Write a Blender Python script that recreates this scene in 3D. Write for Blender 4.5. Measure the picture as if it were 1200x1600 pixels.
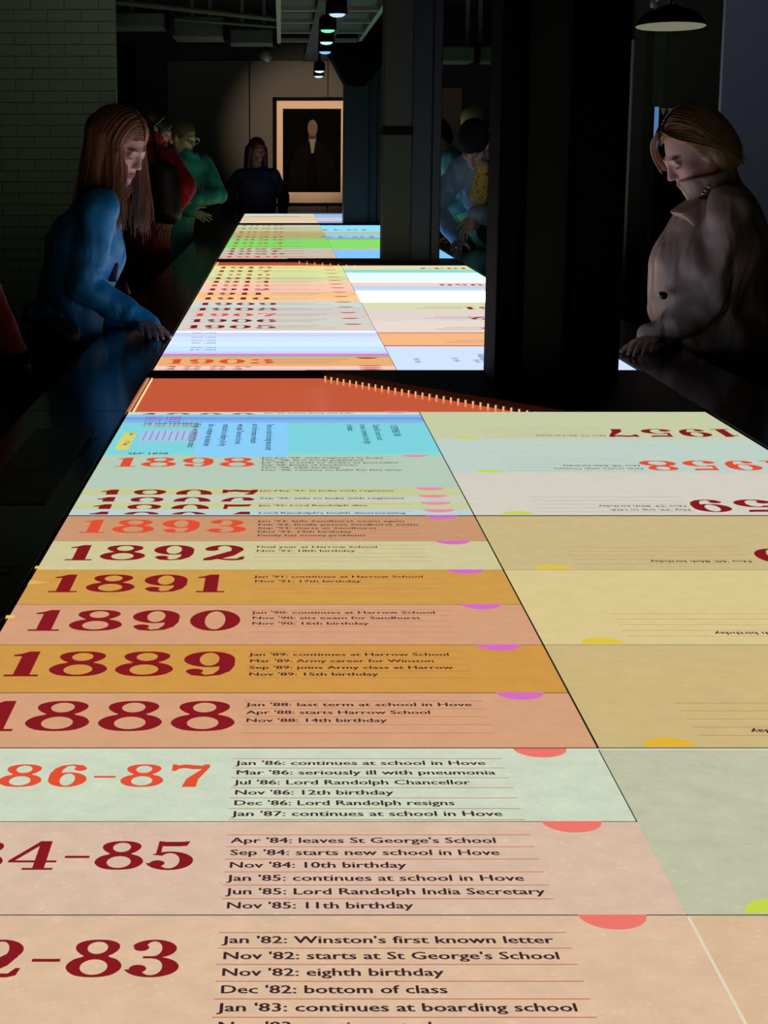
import bpy, bmesh, math, random
import numpy as np
from mathutils import Vector, Matrix
from mathutils.geometry import tessellate_polygon

for _o in list(bpy.data.objects):
    bpy.data.objects.remove(_o, do_unlink=True)
scene = bpy.context.scene
COL = scene.collection
random.seed(7)
R = math.radians

# ------------------------------------------------------------------ camera
F_PX = 2700.0                      # focal length in pixels of a 1200x1600 picture
PPX, HOR = 439.0, 238.0            # principal column, horizon row
CAM_Z, TOP_Z = 1.55, 0.92          # eye height, table top height
TH = math.atan((800.0 - HOR) / F_PX)
cam_data = bpy.data.cameras.new('camera')
cam = bpy.data.objects.new('camera', cam_data)
COL.objects.link(cam)
cam.location = (0, 0, CAM_Z)
cam.rotation_euler = (math.pi / 2 - TH, 0, 0)
cam_data.sensor_fit = 'VERTICAL'
cam_data.sensor_height = 36.0
cam_data.sensor_width = 27.0
cam_data.lens = F_PX / 1600.0 * 36.0
cam_data.shift_x = (600.0 - PPX) / 1600.0
cam_data.clip_start = 0.05
cam_data.clip_end = 100
scene.camera = cam

# ------------------------------------------------------------------ world, view
world = bpy.data.worlds.new('dark_room')
scene.world = world
world.use_nodes = True
world.node_tree.nodes['Background'].inputs[0].default_value = (0.55, 0.7, 0.75, 1)
world.node_tree.nodes['Background'].inputs[1].default_value = 0.0015
vs = scene.view_settings
scene.display_settings.display_device = 'sRGB'
vs.view_transform = 'Standard'
vs.look = 'None'
vs.exposure = 0.0
vs.gamma = 1.0
vs.use_curve_mapping = False

# ------------------------------------------------------------------ layout helpers
CT, ST = math.cos(TH), math.sin(TH)
def ray(x, y):
    u = (x - PPX) / F_PX
    v = -(y - 800.0) / F_PX
    return Vector((u, CT + v * ST, -ST + v * CT))
def PT(x, y, z=TOP_Z):             # picture point on a horizontal plane
    r = ray(x, y)
    t = (z - CAM_Z) / r.z
    return Vector((0, 0, CAM_Z)) + r * t
def PD(x, y, Y):                   # picture point on the upright plane at distance Y
    r = ray(x, y)
    return Vector((0, 0, CAM_Z)) + r * (Y / r.y)
def YR(y):
    return PT(PPX, y).y

def lin(c):
    c = c / 255.0
    return c / 12.92 if c <= 0.04045 else ((c + 0.055) / 1.055) ** 2.4
def rgb(t):
    return (lin(t[0]), lin(t[1]), lin(t[2]), 1.0)

# ------------------------------------------------------------------ materials
MATS = {}
def mat(name, col, rough=0.6, metal=0.0, spec=0.5, bump=0.0, bscale=60.0, var=0.0, vscale=8.0, sheen=0.0):
    if name in MATS: return MATS[name]
    m = bpy.data.materials.new(name); m.use_nodes = True
    nt = m.node_tree; b = nt.nodes['Principled BSDF']
    c = rgb(col)
    b.inputs['Base Color'].default_value = c
    b.inputs['Roughness'].default_value = rough
    b.inputs['Metallic'].default_value = metal
    b.inputs['Specular IOR Level'].default_value = spec
    if sheen: b.inputs['Sheen Weight'].default_value = sheen
    if var or bump:
        tc = nt.nodes.new('ShaderNodeTexCoord')
    if var:
        n = nt.nodes.new('ShaderNodeTexNoise'); n.inputs['Scale'].default_value = vscale; n.inputs['Detail'].default_value = 5
        nt.links.new(tc.outputs['Object'], n.inputs['Vector'])
        mx = nt.nodes.new('ShaderNodeMix'); mx.data_type = 'RGBA'
        mx.inputs[6].default_value = tuple(v * (1 - var) for v in c[:3]) + (1,)
        mx.inputs[7].default_value = tuple(min(1, v * (1 + var)) for v in c[:3]) + (1,)
        nt.links.new(n.outputs['Fac'], mx.inputs[0])
        nt.links.new(mx.outputs[2], b.inputs['Base Color'])
    if bump:
        n2 = nt.nodes.new('ShaderNodeTexNoise'); n2.inputs['Scale'].default_value = bscale; n2.inputs['Detail'].default_value = 4
        nt.links.new(tc.outputs['Object'], n2.inputs['Vector'])
        bp = nt.nodes.new('ShaderNodeBump'); bp.inputs['Strength'].default_value = bump; bp.inputs['Distance'].default_value = 0.01
        nt.links.new(n2.outputs['Fac'], bp.inputs['Height'])
        nt.links.new(bp.outputs['Normal'], b.inputs['Normal'])
    MATS[name] = m
    return m

def glow(name, col, strength=1.0, mottle=0.0, mscale=26.0, sample=True):
    """a lit screen or lamp surface, the mottle is the paper fleck of the picture shown on it"""
    if name in MATS: return MATS[name]
    m = bpy.data.materials.new(name); m.use_nodes = True
    nt = m.node_tree; nt.nodes.clear()
    out = nt.nodes.new('ShaderNodeOutputMaterial'); e = nt.nodes.new('ShaderNodeEmission')
    c = rgb(col)
    e.inputs[0].default_value = c; e.inputs[1].default_value = strength
    if mottle:
        g = nt.nodes.new('ShaderNodeNewGeometry')
        n = nt.nodes.new('ShaderNodeTexNoise'); n.inputs['Scale'].default_value = mscale; n.inputs['Detail'].default_value = 6; n.inputs['Roughness'].default_value = 0.65
        n2 = nt.nodes.new('ShaderNodeTexNoise'); n2.inputs['Scale'].default_value = mscale * 5; n2.inputs['Detail'].default_value = 2
        nt.links.new(g.outputs['Position'], n.inputs['Vector']); nt.links.new(g.outputs['Position'], n2.inputs['Vector'])
        r1 = nt.nodes.new('ShaderNodeMapRange'); r1.inputs[1].default_value = 0.3; r1.inputs[2].default_value = 0.7
        r1.inputs[3].default_value = 1 - mottle; r1.inputs[4].default_value = 1 + mottle
        nt.links.new(n.outputs['Fac'], r1.inputs[0])
        r2 = nt.nodes.new('ShaderNodeMapRange'); r2.inputs[1].default_value = 0.62; r2.inputs[2].default_value = 0.75
        r2.inputs[3].default_value = 0.0; r2.inputs[4].default_value = mottle * 1.6
        nt.links.new(n2.outputs['Fac'], r2.inputs[0])
        ad = nt.nodes.new('ShaderNodeMath'); ad.operation = 'ADD'
        nt.links.new(r1.outputs[0], ad.inputs[0]); nt.links.new(r2.outputs[0], ad.inputs[1])
        mu = nt.nodes.new('ShaderNodeMath'); mu.operation = 'MULTIPLY'; mu.inputs[1].default_value = strength
        nt.links.new(ad.outputs[0], mu.inputs[0]); nt.links.new(mu.outputs[0], e.inputs[1])
    nt.links.new(e.outputs[0], out.inputs[0])
    if not sample:
        m.cycles.emission_sampling = 'NONE'
    MATS[name] = m
    return m

# ------------------------------------------------------------------ mesh helpers
class MB:
    def __init__(s): s.v = []; s.f = []
    def add(s, v, f):
        o = len(s.v); s.v += [tuple(p) for p in v]; s.f += [tuple(i + o for i in q) for q in f]; return s
    def box(s, x0, x1, y0, y1, z0, z1):
        return s.add([(x0,y0,z0),(x1,y0,z0),(x1,y1,z0),(x0,y1,z0),(x0,y0,z1),(x1,y0,z1),(x1,y1,z1),(x0,y1,z1)],
                     [(0,3,2,1),(4,5,6,7),(0,1,5,4),(1,2,6,5),(2,3,7,6),(3,0,4,7)])
    def quad(s, a, b, c, d): return s.add([a, b, c, d], [(0, 1, 2, 3)])
    def prism(s, pts, z0, z1):
        n = len(pts)
        v = [(p[0], p[1], z0) for p in pts] + [(p[0], p[1], z1) for p in pts]
        return s.add(v, [tuple(range(n))[::-1], tuple(range(n, 2*n))] + [(i, (i+1) % n, n+(i+1) % n, n+i) for i in range(n)])
    def prism_y(s, pts, y0, y1):      # outline in x,z pulled along y
        n = len(pts)
        v = [(p[0], y0, p[1]) for p in pts] + [(p[0], y1, p[1]) for p in pts]
        return s.add(v, [tuple(range(n)), tuple(range(n, 2*n))[::-1]] + [(i, n+i, n+(i+1) % n, (i+1) % n) for i in range(n)])
    def tube(s, pts, rad, n=8, cap=True):
        pts = [Vector(p) for p in pts]
        if not hasattr(rad, '__len__'): rad = [rad] * len(pts)
        o = len(s.v); ref = None
        for i, p in enumerate(pts):
            t = (pts[min(i+1, len(pts)-1)] - pts[max(i-1, 0)]).normalized()
            if ref is None: ref = t.orthogonal().normalized()
            a = (ref - t * ref.dot(t))
            a = a.normalized() if a.length > 1e-6 else t.orthogonal().normalized()
            ref = a; b = t.cross(a)
            for k in range(n):
                an = 2 * math.pi * k / n
                s.v.append(tuple(p + (a * math.cos(an) + b * math.sin(an)) * rad[i]))
        for i in range(len(pts) - 1):
            for k in range(n):
                s.f.append((o+i*n+k, o+i*n+(k+1) % n, o+(i+1)*n+(k+1) % n, o+(i+1)*n+k))
        if cap:
            s.f.append(tuple(o + k for k in range(n))[::-1])
            s.f.append(tuple(o + (len(pts)-1)*n + k for k in range(n)))
        return s
    def lathe(s, prof, c, n=28):      # profile (r,z) turned about a vertical axis
        o = len(s.v)
        for r, z in prof:
            for k in range(n):
                an = 2*math.pi*k/n
                s.v.append((c[0]+r*math.cos(an), c[1]+r*math.sin(an), c[2]+z))
        for i in range(len(prof)-1):
            for k in range(n):
                s.f.append((o+i*n+k, o+i*n+(k+1) % n, o+(i+1)*n+(k+1) % n, o+(i+1)*n+k))
        s.f.append(tuple(o+k for k in range(n))[::-1]); s.f.append(tuple(o+(len(prof)-1)*n+k for k in range(n)))
        return s
    def build(s, name, m, parent=None, origin=(0, 0, 0), smooth=False, bevel=0.0):
        return link_mesh(name, s.v, s.f, m, parent, origin, smooth, bevel)

def link_mesh(name, v, f, m, parent=None, origin=(0, 0, 0), smooth=False, bevel=0.0):
    me = bpy.data.meshes.new(name)
    o3 = Vector(origin)
    me.from_pydata([(p[0]-o3.x, p[1]-o3.y, p[2]-o3.z) for p in v], [], f)
    me.update()
    if bevel:
        bm = bmesh.new(); bm.from_mesh(me)
        bmesh.ops.recalc_face_normals(bm, faces=bm.faces)
        bmesh.ops.bevel(bm, geom=bm.edges[:], offset=bevel, segments=2, affect='EDGES', profile=0.6)
        bm.to_mesh(me); bm.free()
    if smooth: me.polygons.foreach_set('use_smooth', [True] * len(me.polygons))
    me.materials.append(m)
    ob = bpy.data.objects.new(name, me); COL.objects.link(ob)
    if parent is not None: ob.parent = parent
    else: ob.location = o3
    return ob

def tag(o, label=None, cat=None, group=None, kind=None):
    if label: o['label'] = label
    if cat: o['category'] = cat
    if group: o['group'] = group
    if kind: o['kind'] = kind
    return o
def empty(name, loc=(0, 0, 0)):
    o = bpy.data.objects.new(name, None); COL.objects.link(o); o.location = loc; o.empty_display_size = 0.1
    return o

# ================================================================== spot lights, the ceiling ones assumed without fixtures
def spot(name, loc, target, power, col, angle, blend=0.6, size=0.03):
    d = bpy.data.lights.new(name, 'SPOT'); d.energy = power; d.color = col; d.spot_size = R(angle); d.spot_blend = blend; d.shadow_soft_size = size
    o = bpy.data.objects.new(name, d); COL.objects.link(o); o.location = loc
    o.rotation_euler = (Vector(target) - Vector(loc)).to_track_quat('-Z', 'Y').to_euler()
    return o
WALL_Y = 20.4
spot('picture_light', (0.36, 17.42, 2.27), (0.30, WALL_Y, 1.80), 230, (1.0, 0.76, 0.55), 40, 0.8)
spot('pier_light', (-1.05, 9.3, 2.85), (-1.65, 11.9, 2.25), 13, (0.85, 1.0, 0.78), 75, 1.0, 0.1)
spot('bay_light', (2.05, 5.6, 2.9), (2.2, 7.6, 1.9), 14.0, (0.65, 0.75, 1.0), 70, 1.0, 0.1)
spot('recess_light', (2.1, 8.0, 2.85), (2.1, 9.9, 1.8), 1.2, (0.85, 1.0, 0.75), 80, 1.0, 0.1)
spot('far_left_light', (-0.9, 17.5, 2.6), (-0.9, WALL_Y, 2.0), 3.5, (0.95, 0.95, 0.9), 80, 1.0, 0.1)

# ================================================================== the setting
M_floor = mat('floor_dark', (34, 30, 27), 0.45, var=0.2, vscale=3)
M_ceil = mat('ceiling_dark', (26, 27, 28), 0.8, bump=0.2, bscale=12)
M_wall = mat('wall_dark', (60, 60, 56), 0.85, var=0.15, vscale=2)
M_panelw = mat('wall_panel_paint', (84, 81, 73), 0.75, var=0.12, vscale=1.5, bump=0.05)
M_brick = mat('painted_brick', (118, 132, 112), 0.55, bump=0.25, bscale=35, var=0.08)
M_mortar = mat('painted_mortar', (122, 134, 116), 0.7)
M_black = mat('black_paint', (7, 7, 8), 0.7, spec=0.06)
M_steel = mat('blue_black_steel', (22, 32, 44), 0.42, var=0.15, vscale=5, bump=0.06, bscale=20)
M_casing = mat('grey_casing', (46, 50, 45), 0.7, var=0.12, vscale=4, bump=0.08)
M_duct = mat('duct_metal', (96, 100, 96), 0.6, metal=0.3, var=0.1)
M_tray = mat('tray_metal', (135, 138, 134), 0.5, metal=0.3)
M_plaster = mat('blue_grey_plaster', (120, 126, 142), 0.85, var=0.1, vscale=1.2)

RX0, RX1 = -3.4, 3.6
def st(name, mb, m): return tag(mb.build(name, m), kind='structure')
floor = st('floor', MB().box(RX0, RX1, -2.6, WALL_Y + 0.2, -0.1, 0.0), M_floor)
ceil = st('ceiling', MB().box(RX0, RX1, -2.6, WALL_Y + 0.2, 3.1, 3.2), M_ceil)
wl = st('wall_left', MB().box(RX0 - 0.2, RX0, -2.6, WALL_Y + 0.2, 0, 3.1), M_wall)
wr = st('wall_right', MB().box(RX1, RX1 + 0.2, -2.6, WALL_Y + 0.2, 0, 3.1), M_wall)
wf = st('wall_front', MB().box(RX0, RX1, -2.8, -2.6, 0, 3.1), M_wall)
wb = st('wall_back', MB().box(RX0, RX1, WALL_Y + 0.02, WALL_Y + 0.2, 0, 3.1), mat('wall_back_dark', (38, 38, 36), 0.85))
# big painted boards on the back wall
px = [262, 390, 512, 640, 770]
zt = PD(300, 95, WALL_Y).z
for i in range(len(px) - 1):
    a = PD(px[i], 200, WALL_Y).x; b = PD(px[i+1], 200, WALL_Y).x
    MB().box(a + 0.006, b - 0.006, WALL_Y - 0.03, WALL_Y + 0.02, 0.12, zt).build('wall_panel', M_panelw, wb, bevel=0.004)
st('baseboard_back', MB().box(PD(262, 300, WALL_Y).x, 2.4, WALL_Y - 0.05, WALL_Y + 0.02, 0, 0.12), M_black)
# dark glazed opening with far lamps, left of the boards
a = PD(180, 100, WALL_Y).x; b = PD(206, 100, WALL_Y).x
win = st('window_1', MB().box(a, b, WALL_Y - 0.02, WALL_Y + 0.02, 0.1, PD(190, 70, WALL_Y).z), mat('dark_glass', (14, 24, 36), 0.08, spec=0.6))
MB().box(b, b + 0.04, WALL_Y - 0.05, WALL_Y + 0.02, 0.1, PD(190, 66, WALL_Y).z).build('window_frame', M_black, win)
# pale strip of a second picture frame seen between the two far columns
stp = MB().box(PD(593.5, 200, WALL_Y).x, PD(598, 200, WALL_Y).x + 0.9, WALL_Y - 0.06, WALL_Y - 0.03, PD(595, 248, WALL_Y).z, PD(595, 138, WALL_Y).z)
tag(stp.build('wall_board', mat('buff_board', (205, 160, 130), 0.7)), 'pale buff board on the back wall, only its edge showing between the columns', 'board')

# left pier of painted bricks
PY = 11.9
pxr = PD(182, 150, PY).x
pier = st('wall_pier', MB().box(-2.9, pxr - 0.008, PY + 0.008, PY + 0.16, 0, 3.1), M_mortar)
bw, bh, j = 0.225, 0.075, 0.0035
me_b = {}
nc = 0
for r in range(int(3.1 / bh)):
    z0 = r * bh
    x = pxr
    first = True
    while x > -2.05:
        w = bw
        if first and r % 2: w = bw / 2
        first = False
        d = random.choice((0.0, 0.001, 0.002, 0.003))
        key = (round(w, 3), d)
        if key not in me_b:
            t = MB().box(-w + j, 0, -d - 0.008, 0.03, j, bh).build('brick', M_brick, pier, bevel=0.003)
            me_b[key] = t.data
        else:
            t = bpy.data.objects.new('brick', me_b[key]); COL.objects.link(t); t.parent = pier
        t.location = (x, PY + 0.004, z0)
        x -= w; nc += 1

# right piers
y7 = 7.7
wr1 = st('wall_bay', MB().box(PD(1127, 150, y7).x, RX1, y7, y7 + 0.04, 0, 3.1), M_plaster)
y9 = 10.2
wr2 = st('wall_recess', MB().box(PD(1036, 150, y9).x, RX1, y9, y9 + 0.3, 0, 3.1), mat('recess_plaster', (56, 61, 52), 0.85, var=0.1, vscale=2))
wr3 = st('wall_recess_side', MB().box(PD(993, 150, y9 + 0.6).x, PD(1042, 150, y9 + 0.6).x + 0.4, y9 + 0.35, y9 + 0.7, 0, 3.1), mat('recess_brown', (52, 50, 40), 0.8))
tag(MB().tube([(PD(990, 60, 10.0).x, 10.0, 0), (PD(990, 60, 10.0).x, 10.0, PD(990, 62, 10.0).z)], 0.012, 8).build('corner_rod', M_tray),
    'thin upright metal rod beside the near column on the right', 'rod')

# ------------------------------------------------------------------ steel columns
def column(yb, depth, x0, xs, x1, label, strap=None, blue_all=False, haunch=None):
    root = empty('steel_column', ((x0 + x1) / 2, yb + depth / 2, 0))
    og = root.location.copy()
    def part(mb, name, m, bev=0.006): return mb.build(name, m, root, og, bevel=bev)
    ma = M_steel if blue_all else M_casing
    if strap == 'near':
        t = 0.055
        part(MB().box(x0, x0 + t, yb, yb + depth, 0, 3.1), 'flange', M_black)
        part(MB().box(x0 + t, xs, yb + 0.10, yb + 0.14, 0, 3.1), 'web', mat('column_black', (9, 12, 17), 0.5, spec=0.3, bump=0.05))
        part(MB().box(xs, x1, yb, yb + depth, 0, 3.1), 'flange', M_black)
        part(MB().tube([(x0 + t + 0.02, yb + 0.09, 0.9), (x0 + t + 0.02, yb + 0.09, 3.1)], 0.012, 8), 'conduit', M_black, 0)
    else:
        part(MB().box(x0, xs, yb, yb + depth, 0, 3.1), 'casing', ma)
        part(MB().box(xs, x1 - 0.05, yb + 0.05, yb + 0.09, 0, 3.1), 'web', M_steel)
        part(MB().box(x1 - 0.05, x1, yb + 0.01, yb + depth, 0, 3.1), 'flange', M_steel)
    if strap and strap != 'near':
        part(MB().box(x0 - 0.006, xs + 0.004, yb - 0.008, yb + depth + 0.006, strap[0], strap[1]), 'strap', M_black, 0.003)
    if haunch:
        part(MB().prism_y(haunch, yb - 0.12, yb + depth + 0.12), 'haunch', M_black, 0.004)
    tag(root, label, 'column', 'columns along the table')
    return root
c1y = PT(800, 604).y
X = lambda px_, yy: PD(px_, 400, yy).x
column(c1y, 0.26, X(777, c1y), X(896, c1y), X(974, c1y), 'nearest and widest black steel column, right of the bright table middle', 'near')
c2y = PT(640, 412).y
column(c2y, 0.3, X(598, c2y), X(641, c2y), X(687, c2y), 'middle column, half grey and half blue, with a dark strap around it',
       (PD(620, 211, c2y).z, PD(620, 198, c2y).z))
c3y = PT(566, 350.5).y
hz = lambda x, y: (PD(x, y, c3y - 0.1).x, PD(x, y, c3y - 0.1).z)
column(c3y, 0.3, X(536, c3y), X(575, c3y), X(597, c3y), 'farthest blue-black column with a flared bracket at its top, beside the portrait', None, True,
       [hz(541, 133), hz(570, 135), hz(604, 92), hz(606, 20), hz(515, 20), hz(512, 78)])

# beam over the columns
tag(MB().box(0.42, 1.02, 3.2, WALL_Y - 0.1, 2.62, 3.1).build('ceiling_beam', M_black, bevel=0.006),
    'long black ceiling beam running over the column heads', 'beam')

# ducts and pipes at the far ceiling, left
def duct(x0, x1, y0, y1, z0, z1, label, ribs):
    root = empty('ceiling_duct', ((x0 + x1) / 2, (y0 + y1) / 2, z0)); og = root.location.copy()
    MB().box(x0, x1, y0, y1, z0, z1).build('duct_body', M_duct, root, og, bevel=0.01)
    for xr in ribs:
        MB().box(xr - 0.02, xr + 0.02, y0 - 0.025, y1 + 0.025, z0 - 0.025, z1 + 0.025).build('flange', M_black, root, og)
    MB().box(x0 + 0.3, x0 + 0.33, (y0 + y1) / 2 - 0.015, (y0 + y1) / 2 + 0.015, z1, 3.1).build('hanger', M_tray, root, og)
    MB().box(x1 - 0.33, x1 - 0.3, (y0 + y1) / 2 - 0.015, (y0 + y1) / 2 + 0.015, z1, 3.1).build('hanger', M_tray, root, og)
    return tag(root, label, 'duct')
d1 = 14.0
duct(PD(120, 30, d1).x, PD(265, 30, d1).x, d1, d1 + 0.55, PD(200, 42, d1).z, PD(200, 20, d1).z, 'grey ceiling duct above the brick pier, short and boxy', [PD(262, 30, d1).x])
d2 = 15.2
duct(PD(268, 30, d2).x, PD(355, 30, d2).x, d2, d2 + 0.7, PD(300, 58, d2).z, PD(300, 26, d2).z, 'grey ceiling duct in the middle, deepest of the three', [PD(353, 30, d2).x])
d3 = 16.2
duct(PD(358, 30, d3).x, PD(432, 30, d3).x, d3, d3 + 0.5, PD(400, 68, d3).z, PD(400, 46, d3).z, 'grey ceiling duct nearest the cable tray, low and narrow', [PD(430, 50, d3).x])
p0 = PD(150, 0, 12.6); p1 = PD(438, 30, 12.6)
tag(MB().tube([p0, p1], 0.018, 8).build('ceiling_pipe', M_duct), 'upper thin grey pipe sloping under the dark ceiling', 'pipe')
p0 = PD(250, 28, 14.9); p1 = PD(438, 42, 14.9)
tag(MB().tube([p0, p1], 0.014, 8).build('ceiling_pipe', M_duct), 'lower thin grey pipe sloping above the ducts', 'pipe')
# spot on the far ceiling left of tray
root = empty('ceiling_spotlight', PD(416, 84, 16.8)); og = root.location.copy()
c = og
MB().tube([c + Vector((-0.05, 0, 0.0)), c + Vector((0.03, -0.06, -0.03))], [0.045, 0.055], 12).build('housing', M_tray, root, og, True)
MB().tube([c + Vector((0, 0, 0.03)), (c.x, c.y, 3.1)], 0.012, 8).build('stem', M_black, root, og)
tag(root, 'small unlit silver spotlight under the ducts, left of the cable tray', 'spotlight')

# ------------------------------------------------------------------ cable tray with lamps
TZ = CAM_Z + 0.87
tray = empty('cable_tray', (0.3, 9.0, TZ)); og = tray.location.copy()
TW = 0.615
MB().box(-0.03, 0.0, 3.5, 14.6, TZ, TZ + 0.07).build('side_rail', M_tray, tray, og)
MB().box(TW, TW + 0.03, 3.5, 14.3, TZ, TZ + 0.07).build('side_rail', M_tray, tray, og)
MB().box(0.22, 0.42, 3.5, 17.5, TZ, TZ + 0.069).build('centre_channel', mat('tray_channel', (34, 35, 36), 0.7), tray, og)
yy = 4.0
while yy < 14.4:
    MB().box(0.0, TW, yy, yy + 0.06, TZ + 0.002, TZ + 0.03).build('rung', M_tray, tray, og)
    yy += 1.04
MB().box(0.0, TW, 3.5, 14.3, TZ + 0.07, TZ + 0.075).build('tray_bed', mat('tray_bed_grey', (56, 62, 60), 0.7, var=0.2, vscale=3), tray, og)
for yy in (5.0, 9.0, 13.0):
    for xx in (-0.015, TW + 0.015):
        MB().tube([(xx, yy, TZ + 0.05), (xx, yy, 3.1)], 0.007, 6).build('hanger_rod', M_tray, tray, og)
for yy in (14.0, 17.2):
    MB().tube([(0.28, yy, TZ + 0.08), (0.28, yy, 3.1)], 0.007, 6).build('hanger_rod', M_tray, tray, og)
tag(tray, 'grey metal cable tray under the ceiling above the table', 'cable tray')
lamps = [(527, 22, 9.3, (190, 215, 255), 'largest blue-white'), (512, 47, 10.6, (120, 225, 190), 'green-tinted second'), (510, 66, 11.8, (200, 235, 245), 'pale white-blue third'),
         (508, 81, 12.9, (140, 190, 255), 'blue fourth'), (499, 111, 16.2, (255, 250, 240), 'bright white fifth'), (498, 119, 17.2, (150, 205, 255), 'pale blue farthest')]
for (lx, ly, ld, lc, nm) in lamps:
    p = PD(lx, ly, ld)
    root = empty('tray_spotlight', p); og2 = p.copy()
    MB().lathe([(0.03, 0.085), (0.05, 0.07), (0.053, 0.0), (0.046, 0.0), (0.044, 0.012), (0.001, 0.012)], p, 24).build('housing', M_black, root, og2, True)
    MB().lathe([(0.043, 0.010), (0.04, -0.006), (0.025, -0.014), (0.001, -0.017)], p, 24).build('lens', glow('lens_' + nm.split()[0], lc, 1.2, 0.0), root, og2, True)
    MB().tube([p + Vector((0, 0, 0.08)), (p.x, p.y, TZ)], 0.012, 8).build('stem', M_black, root, og2)
    tag(root, nm + ' lit round lamp hanging below the cable tray', 'lamp', 'tray lamps')

# ------------------------------------------------------------------ pendant, right
pc = PD(1048, 41, 8.4)
root = empty('pendant_lamp', pc); og = pc.copy()
MB().lathe([(0.166, 0.0), (0.168, 0.004), (0.13, 0.055), (0.05, 0.085), (0.02, 0.1), (0.001, 0.1)], pc, 40).build('shade', M_black, root, og, True)
MB().lathe([(0.001, -0.004), (0.158, -0.004), (0.163, 0.0), (0.158, 0.002), (0.001, 0.002)], pc, 40).build('diffuser', glow('cream_diffuser', (118, 118, 98), 1.0), root, og)
MB().tube([pc + Vector((0, 0, 0.09)), (pc.x, pc.y, 3.1)], 0.006, 6).build('cord', M_black, root, og)
root.rotation_euler = (R(-3), 0, 0)
tag(root, 'round black pendant lamp with a pale flat underside at upper right', 'lamp')
M_bulb = mat('clear_glass', (215, 220, 225), 0.05, spec=0.8)
M_bulb.node_tree.nodes['Principled BSDF'].inputs['Transmission Weight'].default_value = 0.9
for i, (bx, by, nm) in enumerate([(1022, 4, 'left'), (1046, 10, 'right')]):
    p = PD(bx, by, 8.7)
    root = empty('glass_bulb', p)
    MB().lathe([(0.001, -0.03), (0.018, -0.024), (0.024, -0.005), (0.02, 0.016), (0.011, 0.03), (0.001, 0.032)], p, 20).build('bulb', M_bulb, root, p, True)
    MB().tube([p + Vector((0, 0, 0.028)), p + Vector((0, 0, 0.06))], 0.012, 10).build('socket', mat('brass', (190, 150, 70), 0.3, metal=1), root, p)
    MB().tube([p + Vector((0, 0, 0.055)), (p.x, p.y, 3.1)], 0.004, 6).build('cord', M_black, root, p)
    tag(root, nm + ' clear glass bulb hanging above the round pendant', 'bulb', 'clear bulbs')

# ------------------------------------------------------------------ display case behind the trench-coat visitor
yc = 8.9
q = lambda x, y: PD(x, y, yc)
root = empty('exhibit_panel', (q(1050, 250).x, yc, 0)); og = root.location.copy()
xa, xb = q(1024, 200).x, q(1090, 200).x
MB().box(xa, xb, yc, yc + 0.12, 0.0, q(1050, 167).z).build('case_body', M_black, root, og, bevel=0.005)
MB().box(xa - 0.008, xa + 0.012, yc - 0.012, yc - 0.001, q(1026, 236).z, q(1026, 167).z).build('edge_light', glow('case_edge_blue', (95, 140, 190), 0.7), root, og)
MB().box(xa + 0.006, xa + 0.014, yc - 0.012, yc - 0.004, q(1026, 236).z, q(1026, 205).z).build('edge_light', glow('case_edge_violet', (70, 95, 140), 0.6), root, og)
hb = MB().box(xa + 0.03, xb, yc - 0.012, yc, q(1050, 183).z, q(1050, 168).z).build('header', mat('case_header', (16, 16, 17), 0.6), root, og)
for k in range(4):
    cx = q(1035.5 + 10.5 * k, 170).x; zt2 = q(1030, 169).z
    w = 0.014
    MB().prism_y([(cx - w, zt2), (cx, zt2 - 0.034), (cx + w, zt2)], yc - 0.018, yc - 0.012).build('pennant', mat('pale_pennant', (150, 150, 140), 0.7), root, og)
tag(root, 'black exhibit case with a lit blue edge behind the person in the trench coat', 'display case')
# tiny lamp over the right gap
p = PD(779, 114, 14.5)
root = empty('ceiling_downlight', p)
MB().tube([p, p + Vector((0.02, 0.05, 0.03))], [0.014, 0.012], 10).build('lens', glow('tiny_lamp', (240, 240, 230), 1.2), root, p)
MB().tube([p + Vector((0.02, 0.05, 0.03)), (p.x + 0.05, p.y + 0.12, 3.1)], 0.02, 8).build('housing', M_black, root, p)
tag(root, 'tiny white ceiling lamp left of the near column top', 'lamp')
d4 = 13.5
duct(PD(690, 80, d4).x, PD(800, 80, d4).x, d4, d4 + 0.5, PD(740, 96, d4).z, PD(740, 72, d4).z, 'dim duct high between the middle and near columns', [PD(745, 80, d4).x])

# ------------------------------------------------------------------ framed portrait (a plain stand-in picture)
FY = WALL_Y - 0.03
q = lambda x, y: (PD(x, y, FY).x, PD(x, y, FY).z)
x0, z1 = q(427, 152); x1, z0 = q(547, 319)
root = empty('framed_portrait', ((x0 + x1) / 2, FY, z0)); og = root.location.copy()
ft = 0.04
fr = MB()
fr.box(x0, x1, FY - 0.05, FY, z1 - ft, z1).box(x0, x1, FY - 0.05, FY, z0, z0 + ft * .4).box(x0, x0 + ft, FY - 0.05, FY, z0, z1).box(x1 - ft, x1, FY - 0.05, FY, z0, z1)
fr.build('frame', M_black, root, og)
MB().box(x0 + ft, x1 - ft, FY - 0.03, FY - 0.005, z0 + .012, z1 - ft).build('mat_board', mat('cream_mat', (238, 205, 178), 0.8), root, og)
xi0, zi1 = q(442, 170); xi1, zi0 = q(532, 300)
MB().box(xi0, xi1, FY - 0.036, FY - 0.03, zi0, zi1).build('print', mat('print_dark', (5, 5, 6), 0.9, spec=0.05), root, og)
def flat(pts, name, m, lift):
    MB().prism_y([(xi0 + p[0] * (xi1 - xi0), zi0 + p[1] * (zi1 - zi0)) for p in pts], FY - 0.036 - lift, FY - 0.036).build(name, m, root, og)
def ell(cx, cy, rx, ry, n=20): return [(cx + rx * math.cos(2*math.pi*k/n), cy + ry * math.sin(2*math.pi*k/n)) for k in range(n)]
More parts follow.
